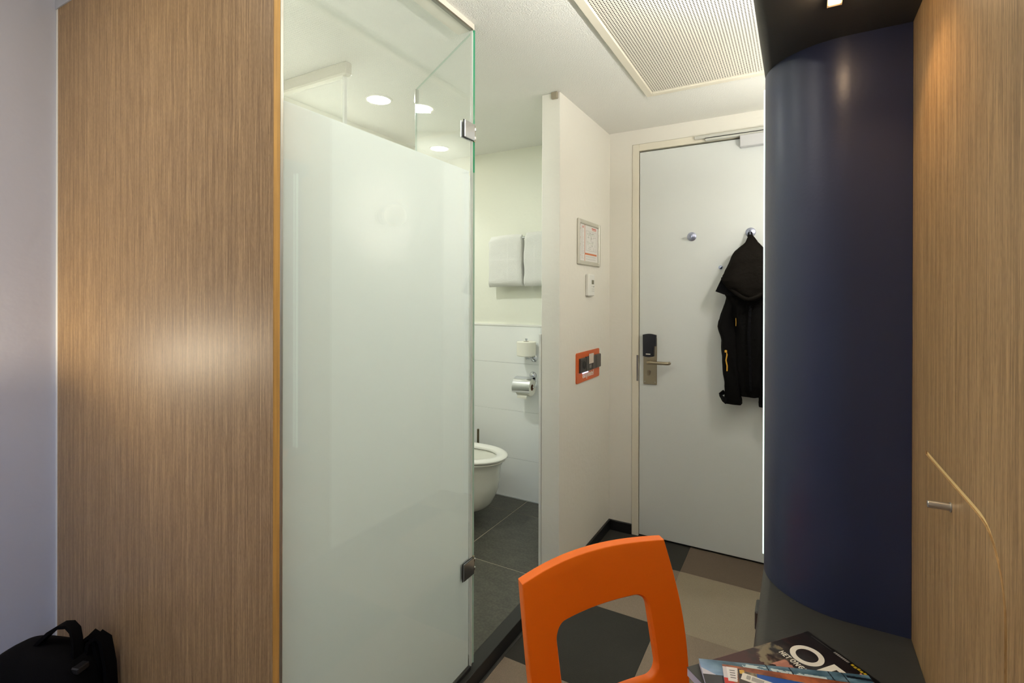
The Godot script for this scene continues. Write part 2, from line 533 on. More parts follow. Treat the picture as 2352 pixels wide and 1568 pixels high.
	part("housing", g, M.white_plastic, lamp)
	g = G.new()
	g.box(P(-1.72, 2.58, -0.36), P(-1.28, 2.6, 0.08), 0.004)
	part("diffuser", g, glow(Color(1.0, 0.9, 0.75), 1.2), lamp)

func right_cladding(wr: Node3D):
	# veneered board with a routed groove: level, round the corner, then down
	var path := PackedVector2Array([Vector2(1.186, 1.160), Vector2(1.019, 1.162), Vector2(0.905, 1.164)])
	for i in 9:
		var a := deg_to_rad(90.0 + 90.0 * i / 8)
		path.append(Vector2(0.865 + 0.093 * cos(a) - 0.0, 1.071 + 0.093 * sin(a)))
	path.append(Vector2(0.771, 0.9)); path.append(Vector2(0.771, -0.2))
	var band := Geometry2D.offset_polyline(path, 0.0042, Geometry2D.JOIN_ROUND, Geometry2D.END_ROUND)[0]
	var sheet := PackedVector2Array([Vector2(-0.9, 0), Vector2(2.0, 0), Vector2(2.0, CEIL), Vector2(-0.9, CEIL)])
	var x := Transform3D(Basis(Vector3(0, 0, -1), Vector3(0, 1, 0), Vector3(1, 0, 0)), Vector3(R, 0, 0))
	var g := G.new()
	for p in Geometry2D.clip_polygons(sheet, band):
		if p.size() > 3: g.prism(p, x, 0.012)
	part("veneer_board", g, M.wood, wr, 0.0, "warm bamboo veneer board")
	g = G.new()
	g.box(P(R + 0.0025, 0.0, -0.9), P(R + 0.018, CEIL, 2.0))
	part("inlay", g, M.inlay, wr, 0.0, "pale wood showing in the curved groove")
	g = G.new()
	g.box(P(R, 0.0, 2.0), P(R + 0.018, CEIL, DOOR_A))
	part("plaster_lining", g, M.paint, wr)
	# the little steel peg that sticks out of the board
	var pg := thing("wall_peg", "short round steel peg sticking out of the veneered right wall below the groove", "peg", P(R, 1.12, 1.008))
	g = G.new()
	g.lathe([[0.0056, 0.0], [0.0056, 0.027], [0.0048, 0.0285], [0.0, 0.0285]], Transform3D(Basis(Vector3(0, 1, 0), Vector3(-1, 0, 0), Vector3(0, 0, 1)), P(R, 1.122, 1.008)), 24)
	part("pin", g, M.grey_plastic if false else M.alu, pg, 40)
	g = G.new()
	g.lathe([[0.0075, 0.0], [0.0075, 0.0012], [0.0, 0.0012]], Transform3D(Basis(Vector3(0, 1, 0), Vector3(-1, 0, 0), Vector3(0, 0, 1)), P(R, 1.122, 1.008)), 24)
	part("collar", g, M.alu, pg, 40)

func bathroom_shell():
	# wall behind the wood panel, clad with the bamboo veneer
	var g := G.new()
	g.box(P(LB, -0.01, FRONT_A + 0.017), P(-1.13, CEIL, FRONT_A + 0.05))
	var wf := solo("wall_front", g, M.paint_bath, "front of the bathroom clad with a tall bamboo veneer panel at the left", "wall", 0.0, "", "structure")
	g = G.new()
	g.box(P(-2.2125, 0.0, FRONT_A), P(GLASS_R - 0.001, 2.4255, FRONT_A + 0.017))
	part("veneer_panel", g, M.wood, wf, 0.0, "tall bamboo veneer panel with fine upright grain")
	g = G.new()
	g.box(P(GLASS_R - 0.001, 0.0, FRONT_A + 0.0005), P(GLASS_R, 2.4255, FRONT_A + 0.017))
	part("edge_strip", g, M.wood_edge, wf, 0.0, "yellow solid wood edge of the panel")
	g = G.new()
	g.box(P(L, 0.0, FRONT_A - 0.001), P(-2.2125, 2.4255, FRONT_A + 0.017), 0.001)
	part("filler_strip", g, M.white_plastic, wf, 0.0, "thin white strip between panel and left wall")
	# back wall of the bathroom and of the hall, with the door opening
	g = G.new()
	g.box(P(LB, -0.01, BACK_A + 0.012), P(PIER_L, CEIL, DOOR_A + 0.15))
	g.box(P(PIER_L, -0.01, DOOR_A), P(-0.881, CEIL, DOOR_A + 0.15))
	g.box(P(-0.881, 2.366, DOOR_A), P(0.06, CEIL, DOOR_A + 0.15)); g.box(P(0.06, -0.01, DOOR_A), P(R + 0.02, CEIL, DOOR_A + 0.15))
	g.box(P(-0.881, -0.01, DOOR_A + 0.13), P(0.06, 2.366, DOOR_A + 0.16))
	var wb := solo("wall_back", g, M.paint, "cream back wall round the entry door and behind the toilet", "wall", 0.0, "", "structure")
	g = G.new()
	g.box(P(LB, WAINSCOT, BACK_A), P(PIER_L - 0.001, CEIL, BACK_A + 0.012))
	part("plaster_lining", g, M.paint_bath, wb)
	g = G.new()
	g.box(P(LB, BATH, BACK_A - 0.004), P(PIER_L - 0.012, WAINSCOT - 0.002, BACK_A + 0.012))
	part("grout_bed", g, M.grout_white, wb)
	tiles_back(wb)
	g = G.new()
	g.box(P(LB, WAINSCOT - 0.012, BACK_A - 0.0165), P(PIER_L - 0.012, WAINSCOT, BACK_A + 0.006), 0.001)
	part("ledge_trim", g, M.white_plastic, wb, 0.0, "thin white trim along the top of the tiles")
	g = G.new()
	g.box(P(LB, BATH, BACK_A - 0.016), P(PIER_L - 0.012, BATH + 0.008, BACK_A - 0.008), 0.001)
	part("silicone_joint", g, mat(c8(176, 178, 176), 0.5), wb)
	# partition between bathroom and hall, ending at the bathroom doorway
	g = G.new()
	g.box(P(PIER_L, -0.01, PIER_A), P(PIER_R, CEIL, DOOR_A + 0.01), 0.002)
	var pw := solo("wall_partition", g, M.paint, "short cream partition wall between the bathroom doorway and the entry door", "wall", 0.0, "", "structure")
	for k in 4:
		g = G.new()
		var z0 := BATH if k == 0 else 0.336 + 0.326 * (k - 1) + 0.0012
		var z1 := 0.336 + 0.326 * k - 0.0012 if k < 3 else WAINSCOT
		g.box(P(PIER_L - 0.012, z0, PIER_A + 0.003), P(PIER_L - 0.0005, z1, BACK_A - 0.016), 0.0012)
		part("wall_tile", g, M.tile_white, pw)
	g = G.new()
	g.box(P(PIER_L - 0.0135, 0.0, PIER_A - 0.002), P(PIER_L - 0.001, WAINSCOT + 0.002, PIER_A + 0.008), 0.001)
	part("edge_profile", g, M.white_plastic, pw, 0.0, "slim white profile closing the wall tiles")
	# skirting
	for k in [["baseboard_left", P(PIER_R - 0.001, 0.0, PIER_A), P(PIER_R + 0.012, 0.064, DOOR_A - 0.001), "black skirting along the foot of the cream partition wall"], ["baseboard_back", P(PIER_R, 0.0, DOOR_A - 0.012), P(-0.879, 0.064, DOOR_A), "short black skirting between the corner and the door frame"]]:
		g = G.new()
		g.box(k[1], k[2], 0.003)
		solo(k[0], g, M.black, k[3], "skirting", 0.0, "", "structure")
	# raised bathroom floor with slate tiles and its black curb
	g = G.new()
	g.box(P(LB, -0.005, FRONT_A + 0.02), P(GLASS_R + 0.0175, BATH - 0.002, PIER_A + 0.001)); g.box(P(LB, -0.005, PIER_A), P(PIER_L, BATH - 0.002, BACK_A))
	var fb := solo("floor_001", g, M.grout, "bathroom floor of dark slate tiles with pale grout", "floor", 0.0, "", "structure")
	var rs := [LB, -2.1895, -1.5895, -1.090]
	var as_ := [0.765, 1.0334, 1.6334, 2.2314, 2.8316, BACK_A - 0.004]
	for i in 3:
		for j in 5:
			g = G.new()
			if rs[i + 1] - rs[i] < 0.05: continue
			var rr: float = rs[i + 1]
			if j >= 3: rr = minf(rr, PIER_L - 0.0125)
			g.box(P(rs[i] + 0.0022, BATH - 0.01, as_[j] + 0.0022), P(rr - (0.0022 if i < 2 else 0.0), BATH, as_[j + 1] - 0.0022), 0.001)
			part("floor_tile", g, M.slate, fb)
	for j in 3:
		pass
	g = G.new()
	g.box(P(-1.090, BATH - 0.03, 0.765), P(GLASS_R + 0.019, BATH, PIER_A), 0.0015)
	part("threshold_strip", g, M.curb, fb, 0.0, "dark stone strip along the edge of the raised floor")
	g = G.new()
	g.box(P(GLASS_R, -0.004, 0.765), P(GLASS_R + 0.0185, BATH - 0.002, PIER_A))
	part("curb_face", g, M.black, fb, 0.0, "black upright face of the step")
	g = G.new()
	g.box(P(GLASS_R + 0.018, -0.004, 0.765), P(GLASS_R + 0.030, 0.004, PIER_A), 0.002)
	part("carpet_edging", g, M.charcoal, fb)

func tiles_back(wb: Node3D):
	var hs := [BATH + 0.002, 0.336, 0.662, 0.988, WAINSCOT - 0.012]
	var rs := [LB + 0.002, -2.15, -1.49, PIER_L - 0.0125]
	for j in 4:
		for i in 3:
			var g := G.new()
			g.box(P(rs[i] + 0.0006, hs[j] + 0.0006, BACK_A - 0.0125), P(rs[i + 1] - 0.0006, hs[j + 1] - 0.0006, BACK_A - 0.002), 0.0006)
			part("wall_tile", g, M.tile_white, wb)

# ---------------------------------------------------------------- entry door
func entry_door():
	var d := thing("door_1", "plain white entry door with hooks, lock and closer at the end of the hall", "door", P(-0.4, 0.0, DOOR_A), "", "structure")
	var g := G.new()
	var x := basis_t(P(0, 0, DOOR_A + 0.02), Vector3(1, 0, 0), Vector3(0, 1, 0))
	g.box(P(-0.879, 0.0, DOOR_A - 0.006), P(-0.8385, 2.364, DOOR_A + 0.06), 0.002)
	g.box(P(0.02, 0.0, DOOR_A - 0.006), P(0.06, 2.364, DOOR_A + 0.06), 0.002)
	g.box(P(-0.8385, 2.3235, DOOR_A - 0.006), P(0.02, 2.364, DOOR_A + 0.06), 0.002)
	part("door_frame", g, M.frame, d)
	g = G.new()
	g.box(P(-0.838, 0.0, DOOR_A + 0.03), P(0.02, 2.323, DOOR_A + 0.06))
	part("rebate", g, M.gap_shade, d)
	g = G.new()
	g.box(P(-0.8343, 0.012, DOOR_A - 0.002), P(0.017, 2.3135, DOOR_A + 0.04), 0.001)
	part("door_leaf", g, M.door, d)
	g = G.new()
	g.box(P(-0.832, 0.001, DOOR_A + 0.006), P(0.016, 0.014, DOOR_A + 0.03))
	part("bottom_seal", g, M.black, d)
	g = G.new()
	g.box(P(-0.851, 0.936, DOOR_A - 0.0075), P(-0.8395, 1.092, DOOR_A - 0.003), 0.001)
	part("strike_plate", g, mat(c8(150, 148, 150), 0.4, 0.8), d, 0.0, "grey steel strike plate on the door frame")
	# lock
	var f := DOOR_A - 0.002
	g = G.new()
	g.box(P(-0.808, 0.922, f - 0.009), P(-0.729, 1.20, f), 0.002)
	var lk := part("lock", g, M.steel, d, 0.0, "brushed steel lock plate with black reader")
	g = G.new()
	var poly := PackedVector2Array([Vector2(-0.7445, 1.152), Vector2(-0.7445, 1.093)])
	for i in 7: poly.append(Vector2(lerpf(-0.7445, -0.807, i / 6.0), 1.091 - 0.0055 * sin(PI * i / 6.0)))
	for i in 9: poly.append(Vector2(lerpf(-0.8085, -0.7295, i / 8.0), 1.218 + 0.006 * sin(PI * i / 8.0)))
	poly.append(Vector2(-0.7295, 1.152))
	g.prism(poly, Transform3D(Basis.IDENTITY, P(0, 0, f - 0.008)), 0.017)
	part("card_reader", g, M.lock_plastic, lk, 30)
	g = G.new()
	g.box(P(-0.789, 1.1005, f - 0.0262), P(-0.7625, 1.1065, f - 0.024))
	part("printed_mark", g, M.white_ink, lk, 0.0, "tiny white print on the black reader")
	g = G.new()
	g.lathe([[0.0105, 0.0], [0.0105, 0.012], [0.0085, 0.014], [0.0, 0.014]], basis_t(P(-0.772, 1.058, f - 0.008), Vector3(1, 0, 0), Vector3(0, 0, 1)), 20)
	part("handle_collar", g, M.steel, lk, 40)
	g = G.new()
	var pth := [P(-0.772, 1.058, f - 0.01), P(-0.772, 1.058, f - 0.045)]
	pth += arc(P(-0.758, 1.058, f - 0.047), Vector3(-0.014, 0, 0), Vector3(0, 0, 0.014), 10, 90, 5)
	pth += [P(-0.70, 1.058, f - 0.061), P(-0.672, 1.0585, f - 0.061)]
	pth += arc(P(-0.664, 1.0585, f - 0.047), Vector3(0, 0, 0.014), Vector3(0.014, 0, 0), 10, 90, 5)
	pth.append(P(-0.650, 1.0585, f - 0.035))
	g.tube(pth, 0.0095, 14)
	part("lever_handle", g, M.steel, lk, 50, "bent steel lever handle")
	g = G.new()
	g.lathe([[0.010, 0.0], [0.010, 0.006], [0.0, 0.007]], basis_t(P(-0.7745, 0.998, f - 0.008), Vector3(1, 0, 0), Vector3(0, 0, 1)), 20)
	g.box(P(-0.7805, 0.976, f - 0.026), P(-0.7685, 1.008, f - 0.012), 0.004)
	part("thumb_turn", g, M.steel, lk, 30)
	for s in [-0.799, -0.738]:
		g = G.new()
		g.lathe([[0.0035, 0.0], [0.003, 0.0012], [0.0, 0.0014]], basis_t(P(s, 0.937, f - 0.0088), Vector3(1, 0, 0), Vector3(0, 0, 1)), 12)
		part("screw", g, M.alu, lk, 40)
	# hooks and peephole
	for k in [[-0.5335, 1.790], [-0.2265, 1.7965]]:
		g = G.new()
		var hx := basis_t(P(k[0], k[1], f), Vector3(1, 0, 0), Vector3(0, 0, 1))
		g.lathe([[0.0255, 0.0], [0.0255, 0.0035], [0.0225, 0.0065], [0.012, 0.0085], [0.009, 0.0095], [0.0085, 0.022], [0.0, 0.024]], hx, 32)
		g.tube([P(k[0], k[1] - 0.002, f - 0.015), P(k[0], k[1] - 0.008, f - 0.034), P(k[0], k[1] - 0.004, f - 0.043), P(k[0], k[1] + 0.008, f - 0.045)], [0.006, 0.0065, 0.006, 0.006], 12)
		part("coat_hook", g, mat(c8(172, 177, 200), 0.3, 0.85), d, 40)
	g = G.new()
	g.lathe([[0.0115, 0.0], [0.0115, 0.004], [0.009, 0.009], [0.005, 0.0118], [0.0, 0.0125]], basis_t(P(-0.3785, 1.6085, f), Vector3(1, 0, 0), Vector3(0, 0, 1)), 24)
	part("peephole", g, mat(c8(190, 202, 232), 0.12, 1.0), d, 45)
	# closer: body on the leaf, slide rail on the frame, arm between
	g = G.new()
	g.box(P(-0.2785, 2.259, f - 0.045), P(-0.02, 2.321, f), 0.003)
	var cl := part("door_closer", g, M.grey_plastic, d, 0.0, "grey door closer box above the leaf")
	g = G.new()
	g.box(P(-0.5185, 2.338, DOOR_A - 0.024), P(0.01, 2.358, DOOR_A - 0.004), 0.003)
	part("slide_rail", g, M.rail, cl)
	g = G.new()
	g.box(P(-0.46, 2.335, DOOR_A - 0.0255), P(0.008, 2.3395, DOOR_A - 0.0055))
	part("rail_slot", g, M.black, cl)
	g = G.new()
	g.box(P(-0.458, 2.3215, DOOR_A - 0.034), P(-0.06, 2.3335, DOOR_A - 0.014), 0.002)
	part("closer_arm", g, M.rail, cl)

# ---------------------------------------------------------------- bathroom glass
func glass_front():
	var r0 := GLASS_R - 0.010
	var a0 := 0.770
	var a1 := 1.556
	var top := 2.432
	var fr := 1.9075
	var p := thing("glass_panel", "tall fixed glass panel of the bathroom, frosted below and clear at the top", "glass panel", P(GLASS_R - 0.005, BATH, 1.16))
	var g := G.new()
	g.box(P(r0, BATH + 0.012, a0), P(GLASS_R, top, a1))
	part("pane", g, M.glass, p)
	g = G.new()
	g.quad(P(r0 - 0.0006, BATH + 0.012, a0 + 0.002), P(r0 - 0.0006, BATH + 0.012, a1 - 0.004), P(r0 - 0.0006, fr, a1 - 0.004), P(r0 - 0.0006, fr, a0 + 0.002))
	part("frosting", g, M.frost, p, 0.0, "white frosted lower part of the glass")
	g = G.new()
	g.box(P(r0 + 0.001, BATH + 0.01, a1), P(GLASS_R - 0.001, top - 0.004, a1 + 0.006), 0.001)
	g.box(P(r0 - 0.002, BATH + 0.01, a1 + 0.006), P(r0 + 0.004, top - 0.004, a1 + 0.016), 0.001)
	part("edge_seal", g, M.seal, p, 0.0, "clear plastic seal strip")
	g = G.new()
	g.box(P(GLASS_R - 0.004, BATH, FRONT_A + 0.0175), P(GLASS_R + 0.0004, top, a0 - 0.002), 0.0005)
	part("wall_profile", g, M.alu, p)
	g = G.new()
	g.box(P(r0 - 0.003, top - 0.004, FRONT_A + 0.02), P(GLASS_R + 0.001, top + 0.003, a1 + 0.002))
	part("top_channel", g, mat(c8(110, 104, 88), 0.4, 0.4), p, 0.0, "dark channel holding the top of the glass")
	g = G.new()
	g.box(P(r0 - 0.002, BATH, FRONT_A + 0.02), P(GLASS_R + 0.0005, BATH + 0.014, a1), 0.001)
	part("bottom_channel", g, M.curb, p)
	g = G.new()
	g.box(P(-1.125, top + 0.002, FRONT_A + 0.02), P(GLASS_R + 0.001, CEIL + 0.002, 1.568))
	solo("trim_2", g, mat(c8(224, 218, 204), 0.6), "beige batten on the ceiling above the glass panel", "trim", 0.0, "", "structure")
	# the open glass door
	var h := Vector3(-1.0600, 0, -1.580)
	var dir := Vector3(-0.865, 0, -0.502).normalized()
	var nrm := Vector3(dir.z, 0, -dir.x)
	var w := 0.635
	var d := thing("door_2", "glass bathroom door standing open behind the fixed frosted panel", "door", Vector3(h.x, BATH, h.z), "", "structure")
	var x := Transform3D(Basis(dir, Vector3.UP, dir.cross(Vector3.UP)), h)
	var slab := func(lo: Vector3, hi: Vector3, b: float) -> G:
		var q := G.new()
		q.box(lo, hi, b); q.move(x)
		return q
	var dz := 0.004
	part("pane", slab.call(Vector3(0.0015, BATH + 0.008, -dz), Vector3(w - 0.0015, 2.440, dz), 0.0), M.glass, d)
	g = G.new()
	g.quad(Vector3(0.003, BATH + 0.008, 0.0046), Vector3(w - 0.003, BATH + 0.008, 0.0046), Vector3(w - 0.003, fr, 0.0046), Vector3(0.003, fr, 0.0046))
	g.move(x)
	part("frosting", g, M.frost, d, 0.0, "frosted lower part of the door")
	part("edge_band", slab.call(Vector3(0.0, fr, -dz), Vector3(0.0015, 2.4405, dz), 0.0), M.glass_edge, d, 0.0, "bright green polished glass edge")
	part("edge_band", slab.call(Vector3(0.0, BATH + 0.008, -dz), Vector3(0.0015, fr, dz), 0.0), M.frost_edge, d)
	part("edge_band", slab.call(Vector3(w - 0.0015, BATH + 0.008, -dz), Vector3(w, 2.4405, dz), 0.0), M.frost_edge, d)
	part("edge_band", slab.call(Vector3(0.0, 2.4395, -dz), Vector3(w, 2.4405, dz), 0.0), M.frost_edge, d)
	part("corner_clip", slab.call(Vector3(w - 0.014, 2.375, -0.009), Vector3(w + 0.004, 2.438, 0.009), 0.002), M.alu, d, 0.0, "small steel clip at the far top corner")
	# hinges between panel and door
	for z in [[2.020, 2.072], [0.413, 0.505]]:
		g = G.new()
		z[1] = z[0] + 0.062
		g.box(P(GLASS_R, z[0], 1.503), P(GLASS_R + 0.006, z[1], 1.568), 0.0015)
		var hg := part("hinge", g, M.chrome, d, 0.0, "square chrome glass hinge")
		g = G.new()
		g.box(P(GLASS_R - 0.0005, z[0] - 0.0015, 1.4995), P(GLASS_R + 0.0005, z[1] + 0.0015, 1.566))
		part("gasket", g, M.black, hg)
		g = G.new()
		g.box(P(r0 - 0.006, z[0], 1.503), P(r0 - 0.0012, z[1], 1.562), 0.0015)
		part("back_plate", g, M.chrome, hg)
		for k in [0.010, 0.042]:
			g = G.new()
			g.lathe([[0.0065, 0.0], [0.0065, 0.009], [0.0, 0.009]], Transform3D(Basis.IDENTITY, P(GLASS_R - 0.003, z[0] + k, 1.578)), 16)
			part("knuckle", g, M.chrome, hg, 40)
		g = G.new()
		g.lathe([[0.005, 0.0], [0.005, 0.060], [0.0, 0.060]], Transform3D(Basis.IDENTITY, P(GLASS_R - 0.004, z[0] + 0.001, 1.576)), 16)
		part("pin", g, M.steel, hg, 40)
	# shower screen on its rail
	var s := thing("shower_screen", "clear glass shower screen under a white rail, seen through the clear top of the glass", "shower screen", P(-1.95, BATH, 1.553))
	g = G.new()
	g.box(P(LB, 2.398, 1.534), P(-1.690, CEIL, 1.574), 0.006)
	part("rail", g, M.silver, s)
	g = G.new()
	g.box(P(LB, BATH + 0.003, 1.549), P(-1.722, 2.40, 1.557))
	part("pane", g, M.glass, s)
	g = G.new()
	g.box(P(-1.722, BATH + 0.003, 1.549), P(-1.7205, 2.40, 1.557))
	part("edge_band", g, M.seal, s)
	g = G.new()
	g.box(P(-1.7205, BATH + 0.003, 1.545), P(-1.709, 2.395, 1.561), 0.001)
	part("edge_seal", g, M.seal, s, 0.0, "bright clear seal on the free edge")
	# stop block on the ceiling end of the partition
	g = G.new()
	g.box(P(-1.0675, 2.421, PIER_A - 0.016), P(-1.0335, 2.4535, PIER_A + 0.001), 0.003)
	solo("door_stop", g, mat(c8(170, 160, 140), 0.4, 0.3), "small beige metal block at the top end of the partition wall", "door stop")

# ---------------------------------------------------------------- perforated grille in the hall ceiling
func grille():
	var r0 := -0.662
	var r1 := 0.13
	var a0 := 0.95
	var a1 := 2.536
	var z := CEIL - 0.013
	var t := thing("ceiling_grille", "white perforated air grille in a flat frame on the hall ceiling", "air grille", P(-0.27, z, 1.75))
	var g := G.new()
	var fw := 0.034
	g.box(P(r0, z, a0), P(r0 + fw, CEIL, a1), 0.002); g.box(P(r1 - fw, z, a0), P(r1, CEIL, a1), 0.002)
	g.box(P(r0 + fw, z, a1 - fw), P(r1 - fw, CEIL, a1), 0.002); g.box(P(r0 + fw, z, a0), P(r1 - fw, CEIL, a0 + fw), 0.002)
	part("frame", g, mat(c8(232, 226, 208), 0.45), t)
	g = G.new()
	g.box(P(r0 + fw - 0.002, CEIL - 0.0015, a0 + fw - 0.002), P(r1 - fw + 0.002, CEIL - 0.0002, a1 - fw + 0.002))  # dark coloured sheet standing for the unlit space above the holes
	part("shade_backing", g, mat(c8(70, 62, 48), 0.9), t, 0.0, "dark sheet for the shade behind the holes")
	# the sheet: one ring of eight corners round each hole
	g = G.new()
	var pitch := 0.0105
	var rad := 0.0031
	var x0 := r0 + fw
	var y0 := a0 + fw
	var nx := int((r1 - fw - x0) / pitch)
	var ny := int((a1 - fw - y0) / pitch)
	var px := (r1 - fw - x0) / nx
	var py := (a1 - fw - y0) / ny
	var zz := z + 0.006
	var hole := []
	for k in 8: hole.append(Vector2(cos(TAU * (k + 0.5) / 8), sin(TAU * (k + 0.5) / 8)) * rad)
	var sq := [Vector2(1, 1), Vector2(0, 1), Vector2(-1, 1), Vector2(-1, 0), Vector2(-1, -1), Vector2(0, -1), Vector2(1, -1), Vector2(1, 0)]
	for i in nx:
		for j in ny:
			var c := Vector2(x0 + px * (i + 0.5), y0 + py * (j + 0.5))
			if c.x > 0.0 and c.y < 1.2: pass
			for k in 8:
				var q := (k + 1) % 8
				var o0 := c + Vector2(sq[k].x * px / 2, sq[k].y * py / 2)
				var o1 := c + Vector2(sq[q].x * px / 2, sq[q].y * py / 2)
				var h0: Vector2 = c + hole[k]
				var h1: Vector2 = c + hole[q]
				if k % 2 == 0: h0 = c + hole[k]; h1 = c + hole[(k + 1) % 8]
				g.quad(P(o0.x, zz, o0.y), P(o1.x, zz, o1.y), P(h1.x, zz, h1.y), P(h0.x, zz, h0.y))
	part("perforated_sheet", g, mat(c8(238, 234, 220), 0.5), t, 0.0, "white sheet with rows of small round holes")

# ---------------------------------------------------------------- the dark desk corner on the right
func bull(r0: float, r1: float, z0: float, z1: float, a0: float, a1: float, rad: float) -> G:   # slab whose left long edge is rounded
	var poly := PackedVector2Array([Vector2(r1, z0), Vector2(r1, z1)])
	for i in 9:
		var a := deg_to_rad(90.0 + 90.0 * i / 8)
		poly.append(Vector2(r0 + rad + rad * cos(a), z1 - rad + rad * sin(a)))
	for i in 9:
		var a := deg_to_rad(180.0 + 90.0 * i / 8)
		poly.append(Vector2(r0 + rad + rad * cos(a), z0 + rad + rad * sin(a)))
	var g := G.new()
	g.prism(poly, Transform3D(Basis.IDENTITY, P(0, 0, a1)), a1 - a0)
	return g
func desk_corner():
	var e := -0.079
	var rr := R - 0.0005
	var d := thing("desk", "charcoal desk top with a rounded long edge below the navy panel", "desk", P(0.06, 0.0, 0.95))
	part("desk_top", bull(e, rr, 0.69, 0.74, 0.22, 1.62, 0.022), M.charcoal, d, 40)
	var g := G.new()
	g.box(P(-0.05, 0.0, 0.25), P(rr, 0.69, 0.28), 0.002)
	part("leg_panel", g, M.charcoal, d)
	g = G.new()
	g.box(P(e - 0.009, 0.655, 1.325), P(e + 0.03, 0.70, 1.385), 0.003)
	part("bracket", g, M.charcoal, d)
	# navy upright panel, flat at the right and rounded towards the hall
	g = G.new()
	var outl := PackedVector2Array([Vector2(rr, 1.3118)])
	for i in 25:
		var a := deg_to_rad(270.0 - 90.0 * i / 24)
		outl.append(Vector2(0.100 + 0.177 * cos(a), 1.4888 + 0.177 * sin(a)))
	outl.append(Vector2(-0.077, 1.585)); outl.append(Vector2(-0.059, 1.585)); outl.append(Vector2(-0.059, 1.4888))
	for i in 25:
		var a := deg_to_rad(180.0 + 90.0 * i / 24)
		outl.append(Vector2(0.100 + 0.159 * cos(a), 1.4888 + 0.159 * sin(a)))
	outl.append(Vector2(rr, 1.3298))
	g.prism(outl, Transform3D(Basis(Vector3(1, 0, 0), Vector3(0, 0, -1), Vector3(0, 1, 0)), P(0, 0.7402, 0)), 2.011 - 0.7402)
	solo("curved_panel", g, M.navy, "tall satin navy panel curving from the right wall towards the hall", "panel", 30)
	var s := thing("overhead_panel", "near black overhead panel with rounded edge above the desk", "overhead panel", P(0.06, 2.011, 0.95))
	part("soffit", bull(e, rr, 2.011, 2.075, 0.22, 1.62, 0.022), M.charcoal, s, 40)
	g = G.new()
	g.box(P(0.15, 2.07, 0.25), P(rr, CEIL - 0.004, 1.6), 0.002)
	part("riser", g, M.charcoal, s)
	# light trough on top of the panel, hidden from below, that brightens the ceiling
	var cv := thing("cove_light", "hidden light trough on top of the dark overhead panel, shining up at the ceiling", "cove light", P(0.06, 2.075, 0.95))
	g = G.new()
	g.box(P(0.02, 2.0755, 0.30), P(0.11, 2.092, 1.58), 0.002)
	part("trough", g, M.white_plastic, cv)
	g = G.new()
	g.box(P(0.03, 2.092, 0.32), P(0.10, 2.096, 1.56), 0.001)
	part("diffuser", g, glow(Color(1.0, 0.93, 0.80), 1.0), cv)
	area_light("cove_light_glow", P(0.065, 2.10, 0.94), Vector2(0.06, 1.22), Color(1.0, 0.99, 0.965), 5.4, 90.0)
	# thin edge of the curved panel's hall side, given a glow to look lit
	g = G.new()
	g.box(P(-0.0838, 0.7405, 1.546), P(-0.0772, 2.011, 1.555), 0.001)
	solo("glowing_edge", g, glow(Color(0.88, 1.0, 0.94), 1.3), "thin upright edge along the hall side of the navy panel, with an added glow", "edge strip")
	# wall lamp in the hall, hidden behind the navy panel; its shadows fall to the left on the door
	var hl := thing("hall_lamp", "round opal wall lamp in the hall, hidden behind the navy panel", "wall lamp", P(R, 1.95, 2.4))
	g = G.new()
	g.lathe([[0.05, 0.0], [0.05, 0.014], [0.0, 0.016]], Transform3D(Basis(Vector3(0, 1, 0), Vector3(-1, 0, 0), Vector3(0, 0, 1)), P(R, 1.95, 2.4)), 28)
	g.tube([P(R, 1.95, 2.4), P(R - 0.05, 1.95, 2.4)], 0.012, 12)
	part("base", g, M.alu, hl, 40)
	g = G.new()
	var globe := []
	for i in 13: globe.append([0.07 * sin(PI * i / 12.0) + 0.0002, -0.07 * cos(PI * i / 12.0)])
	g.lathe(globe, Transform3D(Basis.IDENTITY, P(R - 0.11, 1.95, 2.4)), 32)
	part("globe", g, glow(Color(1.0, 0.96, 0.9), 0.8), hl, 60)
	var ho := OmniLight3D.new()
	ho.name = "hall_lamp_light"; ho.light_color = Color(1.0, 0.985, 0.955); ho.light_energy = 0.235; ho.light_size = 0.06
	ho.omni_range = 12.0; ho.omni_attenuation = 2.0; ho.shadow_enabled = true
	add_child(ho); ho.position = P(R - 0.11, 1.95, 2.4)
	# small spotlight in the soffit
	var l := thing("desk_spotlight", "small rectangular spotlight glowing under the dark overhead panel", "spotlight", P(0.06, 1.998, 1.10))
	g = G.new()
	for k in [[0.046, 0.048], [0.068, 0.070]]: g.box(P(k[0], 1.996, 1.07), P(k[1], 2.0115, 1.138))
	g.box(P(0.046, 1.996, 1.130), P(0.070, 2.0115, 1.138), 0.001); g.box(P(0.046, 1.996, 1.07), P(0.070, 2.0115, 1.074))
	part("housing", g, mat(c8(190, 168, 140), 0.4, 0.2), l)
	g = G.new()
	g.box(P(0.048, 2.0, 1.074), P(0.068, 2.0112, 1.130))
	part("lens", g, glow(Color(1.0, 0.95, 0.88), 12.0), l, 0.0, "glowing lens")
	spot("desk_spot_light", P(0.058, 1.992, 1.10), P(0.10, 0.7, 1.02), 62.0, Color(1.0, 0.82, 0.58), 0.12, 0.02, 0.7)
	var lo := OmniLight3D.new()
	lo.name = "desk_spot_glow"; lo.light_color = Color(1.0, 0.86, 0.70); lo.light_energy = 0.018; lo.light_size = 0.012
	lo.omni_range = 8.0; lo.omni_attenuation = 2.0; lo.shadow_enabled = true
	add_child(lo); lo.position = P(0.058, 1.990, 1.10)
	# reading lamp on the left wall, outside the frame; it makes the soft gleam on the wood panel
	var w := thing("reading_lamp", "small wall reading lamp on the left wall near the wood panel", "wall lamp", P(L, 1.2, 0.21))
	g = G.new()
